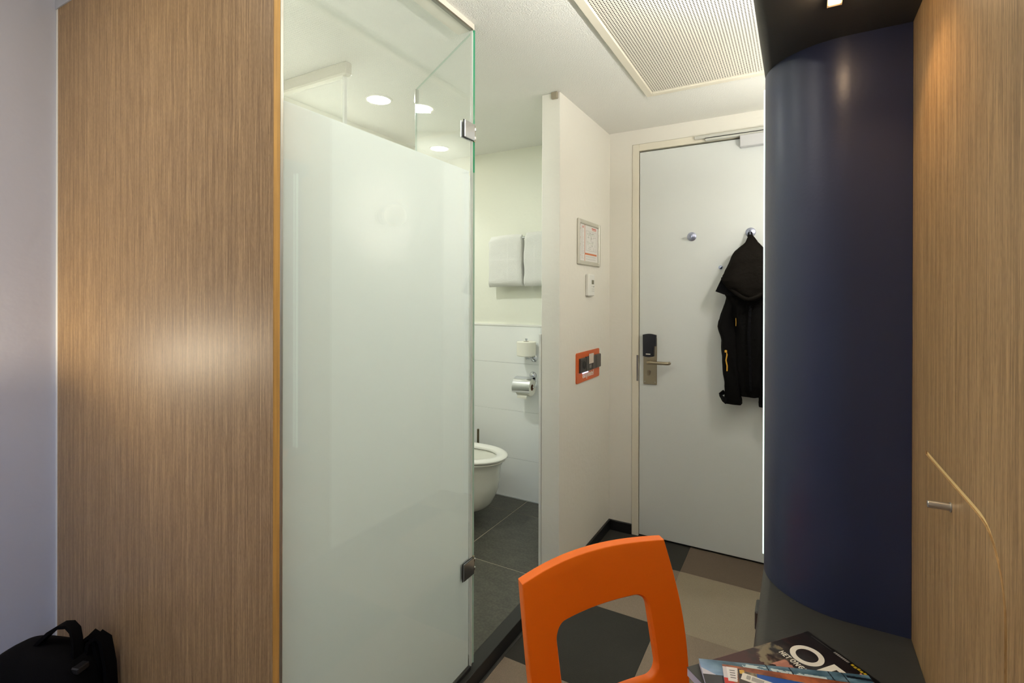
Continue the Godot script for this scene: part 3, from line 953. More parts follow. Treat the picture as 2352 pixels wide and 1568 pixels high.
	g.lathe([[0.04, 0.0], [0.04, 0.012], [0.0, 0.014]], Transform3D(Basis(Vector3(0, 1, 0), Vector3(1, 0, 0), Vector3(0, 0, 1)), P(L, 1.2, 0.21)), 24)
	g.tube([P(L, 1.2, 0.21), P(L + 0.04, 1.2, 0.21)], 0.008, 10)
	part("base", g, M.alu, w, 40)
	var bulb := P(L + 0.075, 1.20, 0.215)
	g = G.new()
	var ball := []
	for i in 9: ball.append([0.03 * sin(PI * i / 8.0) + 0.0002, -0.03 * cos(PI * i / 8.0)])
	g.lathe(ball, Transform3D(Basis.IDENTITY, bulb), 20)
	part("bulb", g, glow(Color(1.0, 0.95, 0.86), 6.0), w, 60)
	g = G.new()
	var ax := Vector3(0.02, -0.70, -0.714).normalized()
	var cup := []
	for i in 7: cup.append([0.052 * sin(deg_to_rad(46.0 * i / 6.0)) + 0.0002, 0.052 * cos(deg_to_rad(46.0 * i / 6.0))])
	for i in 7: cup.append([0.049 * sin(deg_to_rad(46.0 * (6 - i) / 6.0)) + 0.0002, 0.049 * cos(deg_to_rad(46.0 * (6 - i) / 6.0))])
	g.lathe(cup, basis_t(bulb, ax.cross(Vector3.RIGHT), ax), 28)
	part("shade", g, M.alu, w, 40)
	var o := OmniLight3D.new()
	o.name = "reading_lamp_light"; o.light_color = Color(1.0, 0.93, 0.80); o.light_energy = 0.20; o.light_size = 0.012
	o.omni_range = 8.0; o.omni_attenuation = 2.0; o.shadow_enabled = true
	add_child(o); o.position = bulb

# ---------------------------------------------------------------- bathroom
func d_ring(tip: float, back: float, half: float, mid_a: float, z: float, n := 40) -> PackedVector3Array:   # D-shaped outline, round end towards +x
	var o := PackedVector3Array()
	var c := tip - half * 1.22
	for i in n:
		var a := TAU * i / n
		var x := cos(a)
		var y := sin(a)
		if x >= 0.0: o.append(P(c + (tip - c) * x, z, mid_a + half * y))
		else:
			var k := pow(absf(x), 0.55)
			o.append(P(c + (back - c) * k, z, mid_a + half * signf(y) * pow(absf(y), 0.45)))
	return o
func bathroom_things():
	# recessed ceiling lights
	var dl := thing("ceiling_downlight", "round recessed ceiling light nearest the shower screen in the bathroom", "ceiling light", P(-1.878, CEIL, 1.924), "bathroom ceiling lights")
	var g := G.new()
	var down := Transform3D(Basis(Vector3(1, 0, 0), Vector3(0, -1, 0), Vector3(0, 0, -1)), P(-1.878, CEIL, 1.924))
	g.lathe([[0.060, -0.002], [0.070, 0.0], [0.070, 0.003], [0.0595, 0.005], [0.0590, 0.0005]], down, 40)
	part("ring", g, M.white_plastic, dl, 40)
	g = G.new()
	g.lathe([[0.0002, -0.001], [0.0588, -0.001], [0.0588, 0.003], [0.0002, 0.003]], down, 40)
	part("lens", g, glow(Color(1.0, 0.98, 0.90), 9.0), dl, 30)
	var d2: Node3D = dl.duplicate()
	d2.name = numbered("ceiling_downlight"); add_child(d2); d2.position = P(-2.02, CEIL, 2.76) if false else P(-2.135, CEIL, 2.761)
	d2.set_meta("label", "round recessed ceiling light above the toilet near the back wall")
	var d3: Node3D = dl.duplicate()
	d3.name = numbered("ceiling_downlight"); add_child(d3); d3.position = P(-1.65, CEIL, 0.92)
	d3.set_meta("label", "round recessed ceiling light inside the shower, above the picture's top edge")
	area_light("downlight_light", P(-1.65, CEIL - 0.012, 0.92), Vector2(0.08, 0.08), Color(0.99, 1.0, 0.985), 0.32)
	for q in [P(-1.878, CEIL - 0.012, 1.924), P(-2.135, CEIL - 0.012, 2.761)]:
		if q.z > -2.5: area_light("downlight_light", q, Vector2(0.08, 0.08), Color(0.99, 1.0, 0.985), 0.98)
		else: spot("downlight_light", q, q + Vector3(0, -1, 0), 42.0, Color(0.985, 1.0, 0.975), 0.3, 0.055, 0.9)
	# toilet
	var mid := 2.605
	var t := thing("toilet", "white wall-hung toilet with its seat down behind the glass door", "toilet", P(-1.8, BATH, mid))
	g = G.new()
	var rings := []
	for k in [[0.122, -1.80, 0.085], [0.130, -1.735, 0.112], [0.138, -1.691, 0.128], [0.160, -1.650, 0.142], [0.186, -1.627, 0.150], [0.229, -1.604, 0.158], [0.275, -1.586, 0.164], [0.33, -1.577, 0.169], [0.405, -1.572, 0.174], [0.436, -1.556, 0.177], [0.448, -1.540, 0.180], [0.454, -1.538, 0.180]]:
		rings.append(d_ring(k[1], LB, k[2], mid, k[0]))
	rings.append(d_ring(-1.540, LB, 0.176, mid, 0.458))
	rings.append(d_ring(-1.590, -2.02, 0.128, mid, 0.458)); rings.append(d_ring(-1.60, -2.0, 0.118, mid, 0.44)); rings.append(d_ring(-1.66, -1.97, 0.090, mid, 0.34)); rings.append(d_ring(-1.74, -1.93, 0.05, mid, 0.27))
	g.loft(rings)
	part("bowl", g, M.ceramic, t, 50)
	g = G.new()
	g.loft([d_ring(-1.548, -2.10, 0.176, mid, 0.464), d_ring(-1.526, -2.10, 0.185, mid, 0.466), d_ring(-1.524, -2.10, 0.186, mid, 0.474), d_ring(-1.532, -2.10, 0.180, mid, 0.482), d_ring(-1.556, -2.08, 0.164, mid, 0.486), d_ring(-1.585, -2.0, 0.128, mid, 0.481), d_ring(-1.594, -1.98, 0.120, mid, 0.474), d_ring(-1.594, -1.98, 0.120, mid, 0.464), d_ring(-1.548, -2.10, 0.176, mid, 0.464)], false, false)
	part("seat", g, M.seat, t, 50)
	g = G.new()
	g.loft([d_ring(-1.70, -1.95, 0.07, mid, 0.298), d_ring(-1.70, -1.95, 0.07, mid, 0.302)])
	part("water", g, M.water, t)
	g = G.new()
	var lid := Transform3D(Basis(Vector3(0, 0, 1), deg_to_rad(-98.0)), P(-2.12, 0.49, mid))
	g.loft([d_ring(0.42, 0.0, 0.178, 0.0, 0.0), d_ring(0.425, 0.0, 0.182, 0.0, 0.006), d_ring(0.41, 0.0, 0.172, 0.0, 0.014)])
	g.move(Transform3D(Basis(Vector3(0, 0, 1), deg_to_rad(94.0)), P(-2.10, 0.482, mid)))
	part("lid", g, M.seat, t, 40)
	# toilet brush
	var b := thing("toilet_brush", "toilet brush with a thin steel handle standing behind the toilet", "toilet brush", P(-1.938, BATH, 2.95))
	g = G.new()
	g.lathe([[0.043, 0.0], [0.045, 0.004], [0.045, 0.15], [0.040, 0.153], [0.039, 0.14], [0.0, 0.13]], Transform3D(Basis.IDENTITY, P(-1.938, BATH, 2.95)), 28)
	part("holder", g, M.steel, b, 40)
	g = G.new()
	g.lathe([[0.0078, 0.13], [0.0078, 0.456], [0.006, 0.460], [0.0, 0.460]], Transform3D(Basis.IDENTITY, P(-1.938, BATH, 2.95)), 16)
	part("handle", g, mat(c8(120, 108, 84), 0.3, 0.9), b, 40)
	# towels on their bar
	var tr := thing("towel_rail", "chrome towel bar on the back wall carrying two white towels", "towel rail", P(-1.55, 1.83, 2.965))
	g = G.new()
	g.tube([P(-1.835, 1.835, 2.957), P(-1.20, 1.835, 2.957)], 0.008, 14)
	part("bar", g, M.chrome, tr, 50)
	for x in [-1.80, -1.24]:
		g = G.new()
		g.tube([P(x, 1.835, BACK_A), P(x, 1.835, 2.957)], 0.007, 12)
		g.lathe([[0.022, 0.0], [0.022, 0.006], [0.0, 0.007]], basis_t(P(x, 1.835, BACK_A), Vector3(1, 0, 0), Vector3(0, 0, 1)), 24)
		part("post", g, M.chrome, tr, 40)
	towel(-1.846, -1.588, 1.855, 1.512, 0.0, "folded white towel on the left, hanging beside the glass door", 1)
	towel(-1.574, -1.32, 1.864, 1.512, 0.02, "folded white towel on the right, half hidden by the partition wall", 2)
	# spare roll on an upright pole
	var h := thing("spare_roll_holder", "chrome upright holder carrying the spare toilet roll", "roll holder", P(-1.55, 1.03, 2.985))
	var q := P(-1.563, 0, 2.955)
	g = G.new()
	g.lathe([[0.026, 0.0], [0.026, 0.005], [0.018, 0.012], [0.009, 0.016], [0.0, 0.017]], basis_t(P(-1.540, 1.032, BACK_A - 0.0125), Vector3(1, 0, 0), Vector3(0, 0, 1)), 28)
	part("rosette", g, M.chrome, h, 40)
	g = G.new()
	g.tube([P(-1.540, 1.032, BACK_A - 0.02), P(-1.550, 1.032, 2.975), P(q.x, 1.034, 2.956), P(q.x, 1.045, 2.955), P(q.x, 1.10, 2.955), P(q.x, 1.163, 2.955)], 0.006, 12)
	g.lathe([[0.009, 0.0], [0.009, 0.005], [0.0, 0.006]], Transform3D(Basis.IDENTITY, P(q.x, 1.161, 2.955)), 16)
	g.lathe([[0.028, 0.0], [0.028, 0.003], [0.0, 0.0035]], Transform3D(Basis.IDENTITY, P(q.x, 1.048, 2.955)), 24)
	part("pole", g, M.chrome, h, 40)
	roll("toilet_roll", "spare white toilet roll standing upright on its chrome pole", Transform3D(Basis.IDENTITY, P(q.x, 1.052, 2.955)), 0.063, 0.095)
	# roll in use under its chrome cover
	var k := thing("roll_holder", "chrome toilet roll holder with a curved cover flap", "roll holder", P(-1.58, 0.83, 2.96))
	g = G.new()
	g.lathe([[0.026, 0.0], [0.026, 0.005], [0.020, 0.014], [0.010, 0.020], [0.0, 0.021]], basis_t(P(-1.545, 0.915, BACK_A - 0.0125), Vector3(1, 0, 0), Vector3(0, 0, 1)), 28)
	part("rosette", g, M.chrome, k, 40)
	g = G.new()
	g.tube([P(-1.625, 0.898, 2.985), P(-1.508, 0.893, 2.985)], 0.006, 12)
	g.tube([P(-1.545, 0.912, BACK_A - 0.02), P(-1.545, 0.896, 2.985)], 0.007, 12)
	g.tube([P(-1.508, 0.893, 2.985), P(-1.500, 0.88, 2.978), P(-1.500, 0.855, 2.968), P(-1.506, 0.848, 2.962), P(-1.600, 0.848, 2.962)], 0.005, 12)
	part("arm", g, M.chrome, k, 40)
	g = G.new()
	var pts := []
	for i in 9:
		var a := deg_to_rad(lerpf(75.0, 205.0, i / 8.0))
		pts.append(P(-1.575, 0.845 + 0.068 * sin(a), 2.962 + 0.068 * cos(a)))
	pts.push_front(P(-1.575, 0.897, 2.988))
	g.strap(pts, Vector3(0.128, 0, 0), 0.0016)
	part("cover", g, M.chrome, k, 60, "curved chrome cover flap")
	roll("toilet_roll", "toilet roll in use, lying under the curved chrome cover", basis_t(P(-1.622, 0.845, 2.962), Vector3(0, 1, 0), Vector3(1, 0, 0)), 0.058, 0.10)
func roll(called: String, label: String, x: Transform3D, rad: float, w: float):
	var t := thing(called, label, "toilet roll", x.origin, "toilet rolls on the back wall")
	var g := G.new()
	g.lathe([[0.021, 0.0], [rad - 0.004, 0.0], [rad, 0.004], [rad, w - 0.004], [rad - 0.004, w], [0.021, w], [0.0205, w * 0.5], [0.021, 0.0]], x, 40)
	part("paper", g, M.paper, t, 35)
	g = G.new()
	g.lathe([[0.0205, 0.001], [0.0205, w - 0.001], [0.019, w - 0.001], [0.019, 0.001], [0.0205, 0.001]], x, 32)
	part("core", g, M.card, t, 35, "brown cardboard core")
	if rad < 0.06:
		g = G.new()
		g.strap([P(-1.572, 0.800, 2.916), P(-1.572, 0.790, 2.9105), P(-1.572, 0.778, 2.911)], Vector3(0.07, 0, 0), 0.001)
		part("loose_sheet", g, M.paper, t)
func towel(r0: float, r1: float, z1: float, z0: float, lean: float, label: String, sd: int):
	var g := G.new()
	var n := FastNoiseLite.new()
	n.seed = sd; n.frequency = 9.0
	var rings := []
	var rows := 18
	for i in rows + 1:
		var f := float(i) / rows
		var z := lerpf(z1, z0, f)
		var fat := 0.036 * minf(1.0, sqrt(sin(clampf(f * 9.0, 0.0, PI / 2))) + 0.05) * (1.0 if f < 0.94 else sqrt(maxf(0.05, 1.0 - pow((f - 0.94) / 0.06, 2.0) * 0.8)))
		var ring := PackedVector3Array()
		for j in 36:
			var a := TAU * j / 36
			var sx := signf(cos(a)) * pow(absf(cos(a)), 0.28)
			var sy := signf(sin(a)) * pow(absf(sin(a)), 0.55)
			var mid := (r0 + r1) / 2 + lean * (0.5 - f) * 0.4
			var half := (r1 - r0) / 2 - (0.006 if f < 0.06 else 0.0)
			var p := P(mid + half * sx, z + 0.006 * sin(sx * 2.0 + sd), 2.957 - fat * sy)
			p += Vector3(n.get_noise_3d(p.x, p.y, 0.0), 0.3 * n.get_noise_3d(p.x, p.y, 5.0), n.get_noise_3d(p.y, p.x, 3.0)) * 0.006
			ring.append(p)
		rings.append(ring)
	g.loft(rings)
	solo("towel", g, M.towel, label, "towel", 50, "white towels on the bathroom bar")

# ---------------------------------------------------------------- on the partition wall in the hall
func plan_image() -> ImageTexture:
	var im := Image.create(192, 256, false, Image.FORMAT_RGB8)
	im.fill(c8(232, 230, 226))
	var rng := RandomNumberGenerator.new()
	rng.seed = 12
	var ora := c8(206, 112, 62)
	im.fill_rect(Rect2i(56, 0, 4, 256), ora)
	im.fill_rect(Rect2i(58, 196, 120, 12), ora)
	im.fill_rect(Rect2i(126, 12, 46, 8), c8(214, 96, 84)); im.fill_rect(Rect2i(130, 24, 42, 5), c8(222, 130, 116))
	im.fill_rect(Rect2i(34, 14, 12, 14), c8(222, 140, 126))
	for y in range(20, 244, 7):                       # the small text of the left column
		im.fill_rect(Rect2i(20, y, rng.randi_range(14, 32), 2), c8(196, 186, 182))
	for y in [8, 30, 36, 92, 100, 214]: im.fill_rect(Rect2i(6, y, 10, 6), c8(206, 120, 104))
	im.fill_rect(Rect2i(6, 138, 9, 9), c8(60, 46, 34)); im.fill_rect(Rect2i(6, 150, 9, 5), c8(226, 160, 70))
	for k in 26:                                       # floor plan
		var x := rng.randi_range(72, 162)
		var y := rng.randi_range(44, 168)
		var l := rng.randi_range(8, 30)
		if k % 2: im.fill_rect(Rect2i(x, y, 2, mini(l, 176 - y)), c8(168, 166, 160))
		else: im.fill_rect(Rect2i(x, y, mini(l, 176 - x), 2), c8(160, 160, 156))
	for e in [[70, 40, 106, 2], [70, 176, 106, 2], [70, 40, 2, 138], [174, 40, 2, 138]]: im.fill_rect(Rect2i(e[0], e[1], e[2], e[3]), c8(186, 182, 176))
	for k in 9: im.fill_rect(Rect2i(84 + (k % 5) * 16, 60 + (k / 5) * 60, 6, 8), c8(196, 206, 186))
	for y in [216, 222, 234, 240]: im.fill_rect(Rect2i(66, y, 100, 2), c8(190, 188, 184))
	return ImageTexture.create_from_image(im)
func hall_things():
	var f := PIER_R
	# framed evacuation plan
	var t := thing("wall_plan", "framed evacuation plan in a silver frame on the cream partition wall", "wall sign", P(f, 1.62, 2.675))
	var g := G.new()
	for k in [[2.507, 2.529, 1.618, 1.862], [2.821, 2.843, 1.618, 1.862], [2.529, 2.821, 1.618, 1.640], [2.529, 2.821, 1.840, 1.862]]:
		g.box(P(f, k[2], k[0]), P(f + 0.012, k[3], k[1]), 0.003)
	part("frame", g, M.silver, t)
	g = G.new()
	g.quad(P(f + 0.003, 1.638, 2.527), P(f + 0.003, 1.638, 2.823), P(f + 0.003, 1.842, 2.823), P(f + 0.003, 1.842, 2.527))
	g.uv = PackedVector2Array([Vector2(0, 1), Vector2(1, 1), Vector2(1, 0), Vector2(0, 1), Vector2(1, 0), Vector2(0, 0)])
	var pm := mat(Color.WHITE, 0.4)
	pm.albedo_texture = plan_image()
	part("printed_sheet", g, pm, t, 0.0, "printed sheet with an orange line and a floor plan")
	# thermostat
	t = thing("thermostat", "small white remote with grey display below the framed plan", "thermostat", P(f, 1.445, 2.676))
	g = G.new()
	g.box(P(f, 1.447, 2.630), P(f + 0.022, 1.569, 2.722), 0.005)
	part("body", g, M.white_plastic, t)
	g = G.new()
	g.box(P(f + 0.02, 1.513, 2.672), P(f + 0.0225, 1.537, 2.708), 0.0008)
	part("display", g, mat(c8(116, 114, 98), 0.2), t, 0.0, "dark grey display")
	for k in [[2.703, 1.500, 0.004], [2.680, 1.500, 0.003], [2.680, 1.487, 0.003], [2.703, 1.487, 0.003], [2.680, 1.475, 0.003], [2.703, 1.475, 0.003]]:
		g = G.new()
		g.lathe([[k[2], 0.0], [k[2] * 0.8, 0.0015], [0.0, 0.0016]], Transform3D(Basis(Vector3(0, 1, 0), Vector3(1, 0, 0), Vector3(0, 0, 1)), P(f + 0.0218, k[1], k[0])), 14)
		part("button", g, mat(c8(110, 104, 100), 0.5) if k[2] > 0.0035 else mat(c8(196, 194, 188), 0.5), t, 40)
	# orange socket and switch plate
	t = thing("switch_plate", "orange plate with dark socket, card slot and switches on the partition wall", "switch plate", P(f, 0.98, 2.668))
	g = G.new()
	var px := Transform3D(Basis(Vector3(0, 0, -1), Vector3(0, 1, 0), Vector3(1, 0, 0)), P(f, 0, 0))
	g.prism(rrect(Vector2(2.4935, 0.9805), Vector2(2.843, 1.1425), 0.010), px, 0.006)
	part("plate", g, M.plate, t)
	g = G.new()
	g.box(P(f + 0.005, 1.034, 2.526), P(f + 0.016, 1.112, 2.610), 0.002)
	var so := part("socket", g, M.dark_plastic, t, 0.0, "dark wall socket")
	g = G.new()
	g.lathe([[0.021, 0.0], [0.0205, 0.0016], [0.018, 0.0006], [0.0, 0.0004]], Transform3D(Basis(Vector3(0, 1, 0), Vector3(1, 0, 0), Vector3(0, 0, 1)), P(f + 0.0162, 1.073, 2.578)), 28)
	part("plug_hole", g, mat(c8(24, 22, 22), 0.5), so, 30)
	g = G.new()
	g.box(P(f + 0.006, 1.034, 2.612), P(f + 0.017, 1.114, 2.700), 0.002)
	part("card_slot", g, M.dark_plastic, t, 0.0, "dark card slot")
	g = G.new()
	g.box(P(f + 0.017, 1.0475, 2.650), P(f + 0.0185, 1.066, 2.682), 0.0006)
	part("printed_mark", g, mat(c8(120, 116, 112), 0.5), t)
	for k in [[2.702, 2.752], [2.754, 2.838]]:
		g = G.new()
		g.box(P(f + 0.006, 1.036, k[0]), P(f + 0.019, 1.112, k[1]), 0.003)
		part("switch", g, mat(c8(72, 66, 62), 0.4), t, 0.0, "dark rocker switch")
	g = G.new()
	g.box(P(f + 0.016, 1.0285, 2.548), P(f + 0.0185, 1.0345, 2.632), 0.001)
	part("indicator_light", g, glow(Color(0.88, 0.86, 1.0), 2.5), t, 0.0, "glowing white indicator bar")
	var letters := Transform3D(Basis(Vector3(0, 0, -1), Vector3(0, 1, 0), Vector3(1, 0, 0)), P(f + 0.0064, 1.0125, 2.575))
	lettering("easyHotel", 0.036, 0.0012, letters, M.white_ink, t)
	g = G.new()
	g.box(P(f + 0.0175, 1.072, 2.646), P(f + 0.019, 1.127, 2.716), 0.0005)
	solo("key_card", g, mat(c8(226, 208, 194), 0.5), "pale key card stuck in the dark card slot of the orange plate", "key card")

# ---------------------------------------------------------------- jacket on the door hook
func jacket():
	var wall := DOOR_A - 0.004
	var c := -0.222
	var t := thing("jacket", "black hooded jacket hanging from the hook on the white entry door", "jacket", P(c, 0.86, wall - 0.06))
	var nz := FastNoiseLite.new()
	nz.seed = 3; nz.frequency = 7.0
	# a cloth tube given by centre, half width and depth at several heights; folds run down it
	var cloth := func(rows: Array, folds: float, ph: float, cnt: float, n: int) -> G:
		var g := G.new()
		var rings := []
		for s in rows.size() - 1:
			var steps := 5
			for i in steps + (1 if s == rows.size() - 2 else 0):
				var f := float(i) / steps
				var row := []
				for q in 5: row.append(lerpf(rows[s][q], rows[s + 1][q], f))
				var ring := PackedVector3Array()
				for j in n:
					var a := TAU * j / n
					var fold := 1.0 + folds * sin(a * cnt + ph + row[1] * 7.0) + folds * 0.6 * sin(a * (cnt + 3.0) - row[1] * 11.0)
					var x: float = row[0] + row[2] * signf(cos(a)) * pow(absf(cos(a)), 0.8) * (1.0 + 0.4 * (fold - 1.0))
					var dp: float = row[3] * fold * sin(a)
					var p := P(x, row[1], minf(wall, row[4] - dp))
					p += Vector3(nz.get_noise_3d(p.x, p.y, p.z), nz.get_noise_3d(p.y, p.z, p.x) * 0.6, nz.get_noise_3d(p.z, p.x, p.y)) * 0.010
					ring.append(p)
				rings.append(ring)
		g.loft(rings)
		return g
	# rows: centre x, height, half width, half depth, centre depth
	var body := [[c, 1.745, 0.02, 0.012, 3.010], [c, 1.70, 0.055, 0.022, 3.005], [c, 1.64, 0.098, 0.03, 3.0], [c, 1.56, 0.135, 0.042, 2.99], [c, 1.47, 0.130, 0.05, 2.985], [c, 1.40, 0.100, 0.05, 2.98], [c, 1.25, 0.082, 0.052, 2.98], [c, 1.08, 0.076, 0.055, 2.98], [c + 0.004, 0.97, 0.066, 0.05, 2.98], [c + 0.006, 0.915, 0.052, 0.042, 2.98]]
	part("body", cloth.call(body, 0.10, 0.6, 5.0, 44), M.fabric, t, 60)
	for s in [-1.0, 1.0]:
		var q := func(x: float) -> float: return c + (x - c) * (1.0 if s < 0 else -1.0)
		var arm := [[q.call(-0.315), 1.455, 0.03, 0.02, 3.0], [q.call(-0.318), 1.41, 0.036, 0.032, 2.99], [q.call(-0.330), 1.35, 0.040, 0.04, 2.985], [q.call(-0.343), 1.28, 0.042, 0.044, 2.98], [q.call(-0.330), 1.21, 0.038, 0.046, 2.975], [q.call(-0.322), 1.12, 0.040, 0.046, 2.972], [q.call(-0.313), 1.0, 0.042, 0.046, 2.97], [q.call(-0.306), 0.93, 0.044, 0.044, 2.97], [q.call(-0.305), 0.89, 0.046, 0.04, 2.97], [q.call(-0.302), 0.868, 0.040, 0.034, 2.97]]
		var sl := part("sleeve", cloth.call(arm, 0.13, 1.7 * s, 4.0, 28), M.fabric, t, 60)
		var g := G.new()
		var tabp := [P(q.call(-0.350), 0.925, 2.985), P(q.call(-0.374), 0.909, 2.975), P(q.call(-0.352), 0.892, 2.945), P(q.call(-0.335), 0.884, 2.925)]
		g.strap(tabp, Vector3(0, 0.03, 0), 0.006)
		part("cuff_tab", g, M.fabric_inner, sl, 40)
		if s < 0:
			g = G.new()
			g.strap([P(-0.338, 1.158, 2.926), P(-0.331, 1.135, 2.922), P(-0.336, 1.105, 2.921), P(-0.330, 1.075, 2.921), P(-0.331, 1.048, 2.923)], Vector3(0.006, 0, 0), 0.004)
			g.box(P(-0.343, 1.146, 2.917), P(-0.331, 1.160, 2.922), 0.002)
			part("zip", g, M.yellow, sl, 40, "yellow zip on the sleeve")
	# shoulder flap that sticks out to the side under the hood
	for s in [-1.0, 1.0]:
		var g := G.new()
		var m := 1.0 if s < 0 else -1.0
		var w := func(x: float) -> float: return c + (x - c) * m
		var poly := PackedVector2Array([Vector2(w.call(-0.335), 1.56), Vector2(w.call(-0.360), 1.545), Vector2(w.call(-0.391), 1.474), Vector2(w.call(-0.35), 1.458), Vector2(w.call(-0.315), 1.446), Vector2(w.call(-0.27), 1.46), Vector2(w.call(-0.27), 1.56)])
		g.prism(poly, Transform3D(Basis.IDENTITY, P(0, 0, 2.955)), 0.028)
		part("shoulder_flap", g, M.fabric_inner, t)
	# hood: a hanging pouch, wide below, drawn up to the hook
	var hood := [[c - 0.004, 1.776, 0.010, 0.008, 2.992], [c, 1.735, 0.034, 0.022, 2.982], [c, 1.69, 0.074, 0.040, 2.970], [c, 1.64, 0.104, 0.056, 2.955], [c, 1.58, 0.124, 0.068, 2.945], [c, 1.535, 0.134, 0.074, 2.938], [c + 0.002, 1.495, 0.110, 0.072, 2.932], [c + 0.003, 1.455, 0.072, 0.060, 2.928], [c + 0.004, 1.425, 0.030, 0.034, 2.92]]
	part("hood", cloth.call(hood, 0.07, 2.2, 3.0, 48), M.hood, t, 60, "brownish black hood falling forward")
	var g2 := G.new()
	var rim := []
	for i in 15:
		var a := lerpf(-1.0, 1.0, i / 14.0)
		rim.append(P(c + 0.136 * a, 1.432 + 0.115 * pow(absf(a), 1.6), 2.862 + 0.10 * a * a))
	g2.tube(rim, 0.010, 8)
	part("hood_rim", g2, M.hood, t, 50)
	# front opening and hem
	g2 = G.new()
	g2.strap([P(c + 0.004, 1.40, 2.918), P(c - 0.004, 1.25, 2.916), P(c + 0.004, 1.08, 2.912), P(c + 0.006, 0.95, 2.918)], Vector3(0.012, 0, 0), 0.008)
	part("front_placket", g2, M.fabric_inner, t, 40)
	g2 = G.new()
	g2.strap([P(-0.289, 1.332, 2.928), P(-0.288, 1.310, 2.927), P(-0.2885, 1.290, 2.927)], Vector3(0.0025, 0, 0), 0.003)
	part("zip", g2, M.yellow, t)
	g2 = G.new()
	g2.tube([P(-0.236, 1.768, 2.985), P(-0.2335, 1.788, 2.992), P(-0.2265, 1.799, 2.996), P(-0.2185, 1.788, 2.992), P(-0.215, 1.768, 2.985)], 0.0035, 8)
	part("hanging_loop", g2, M.fabric, t, 50)

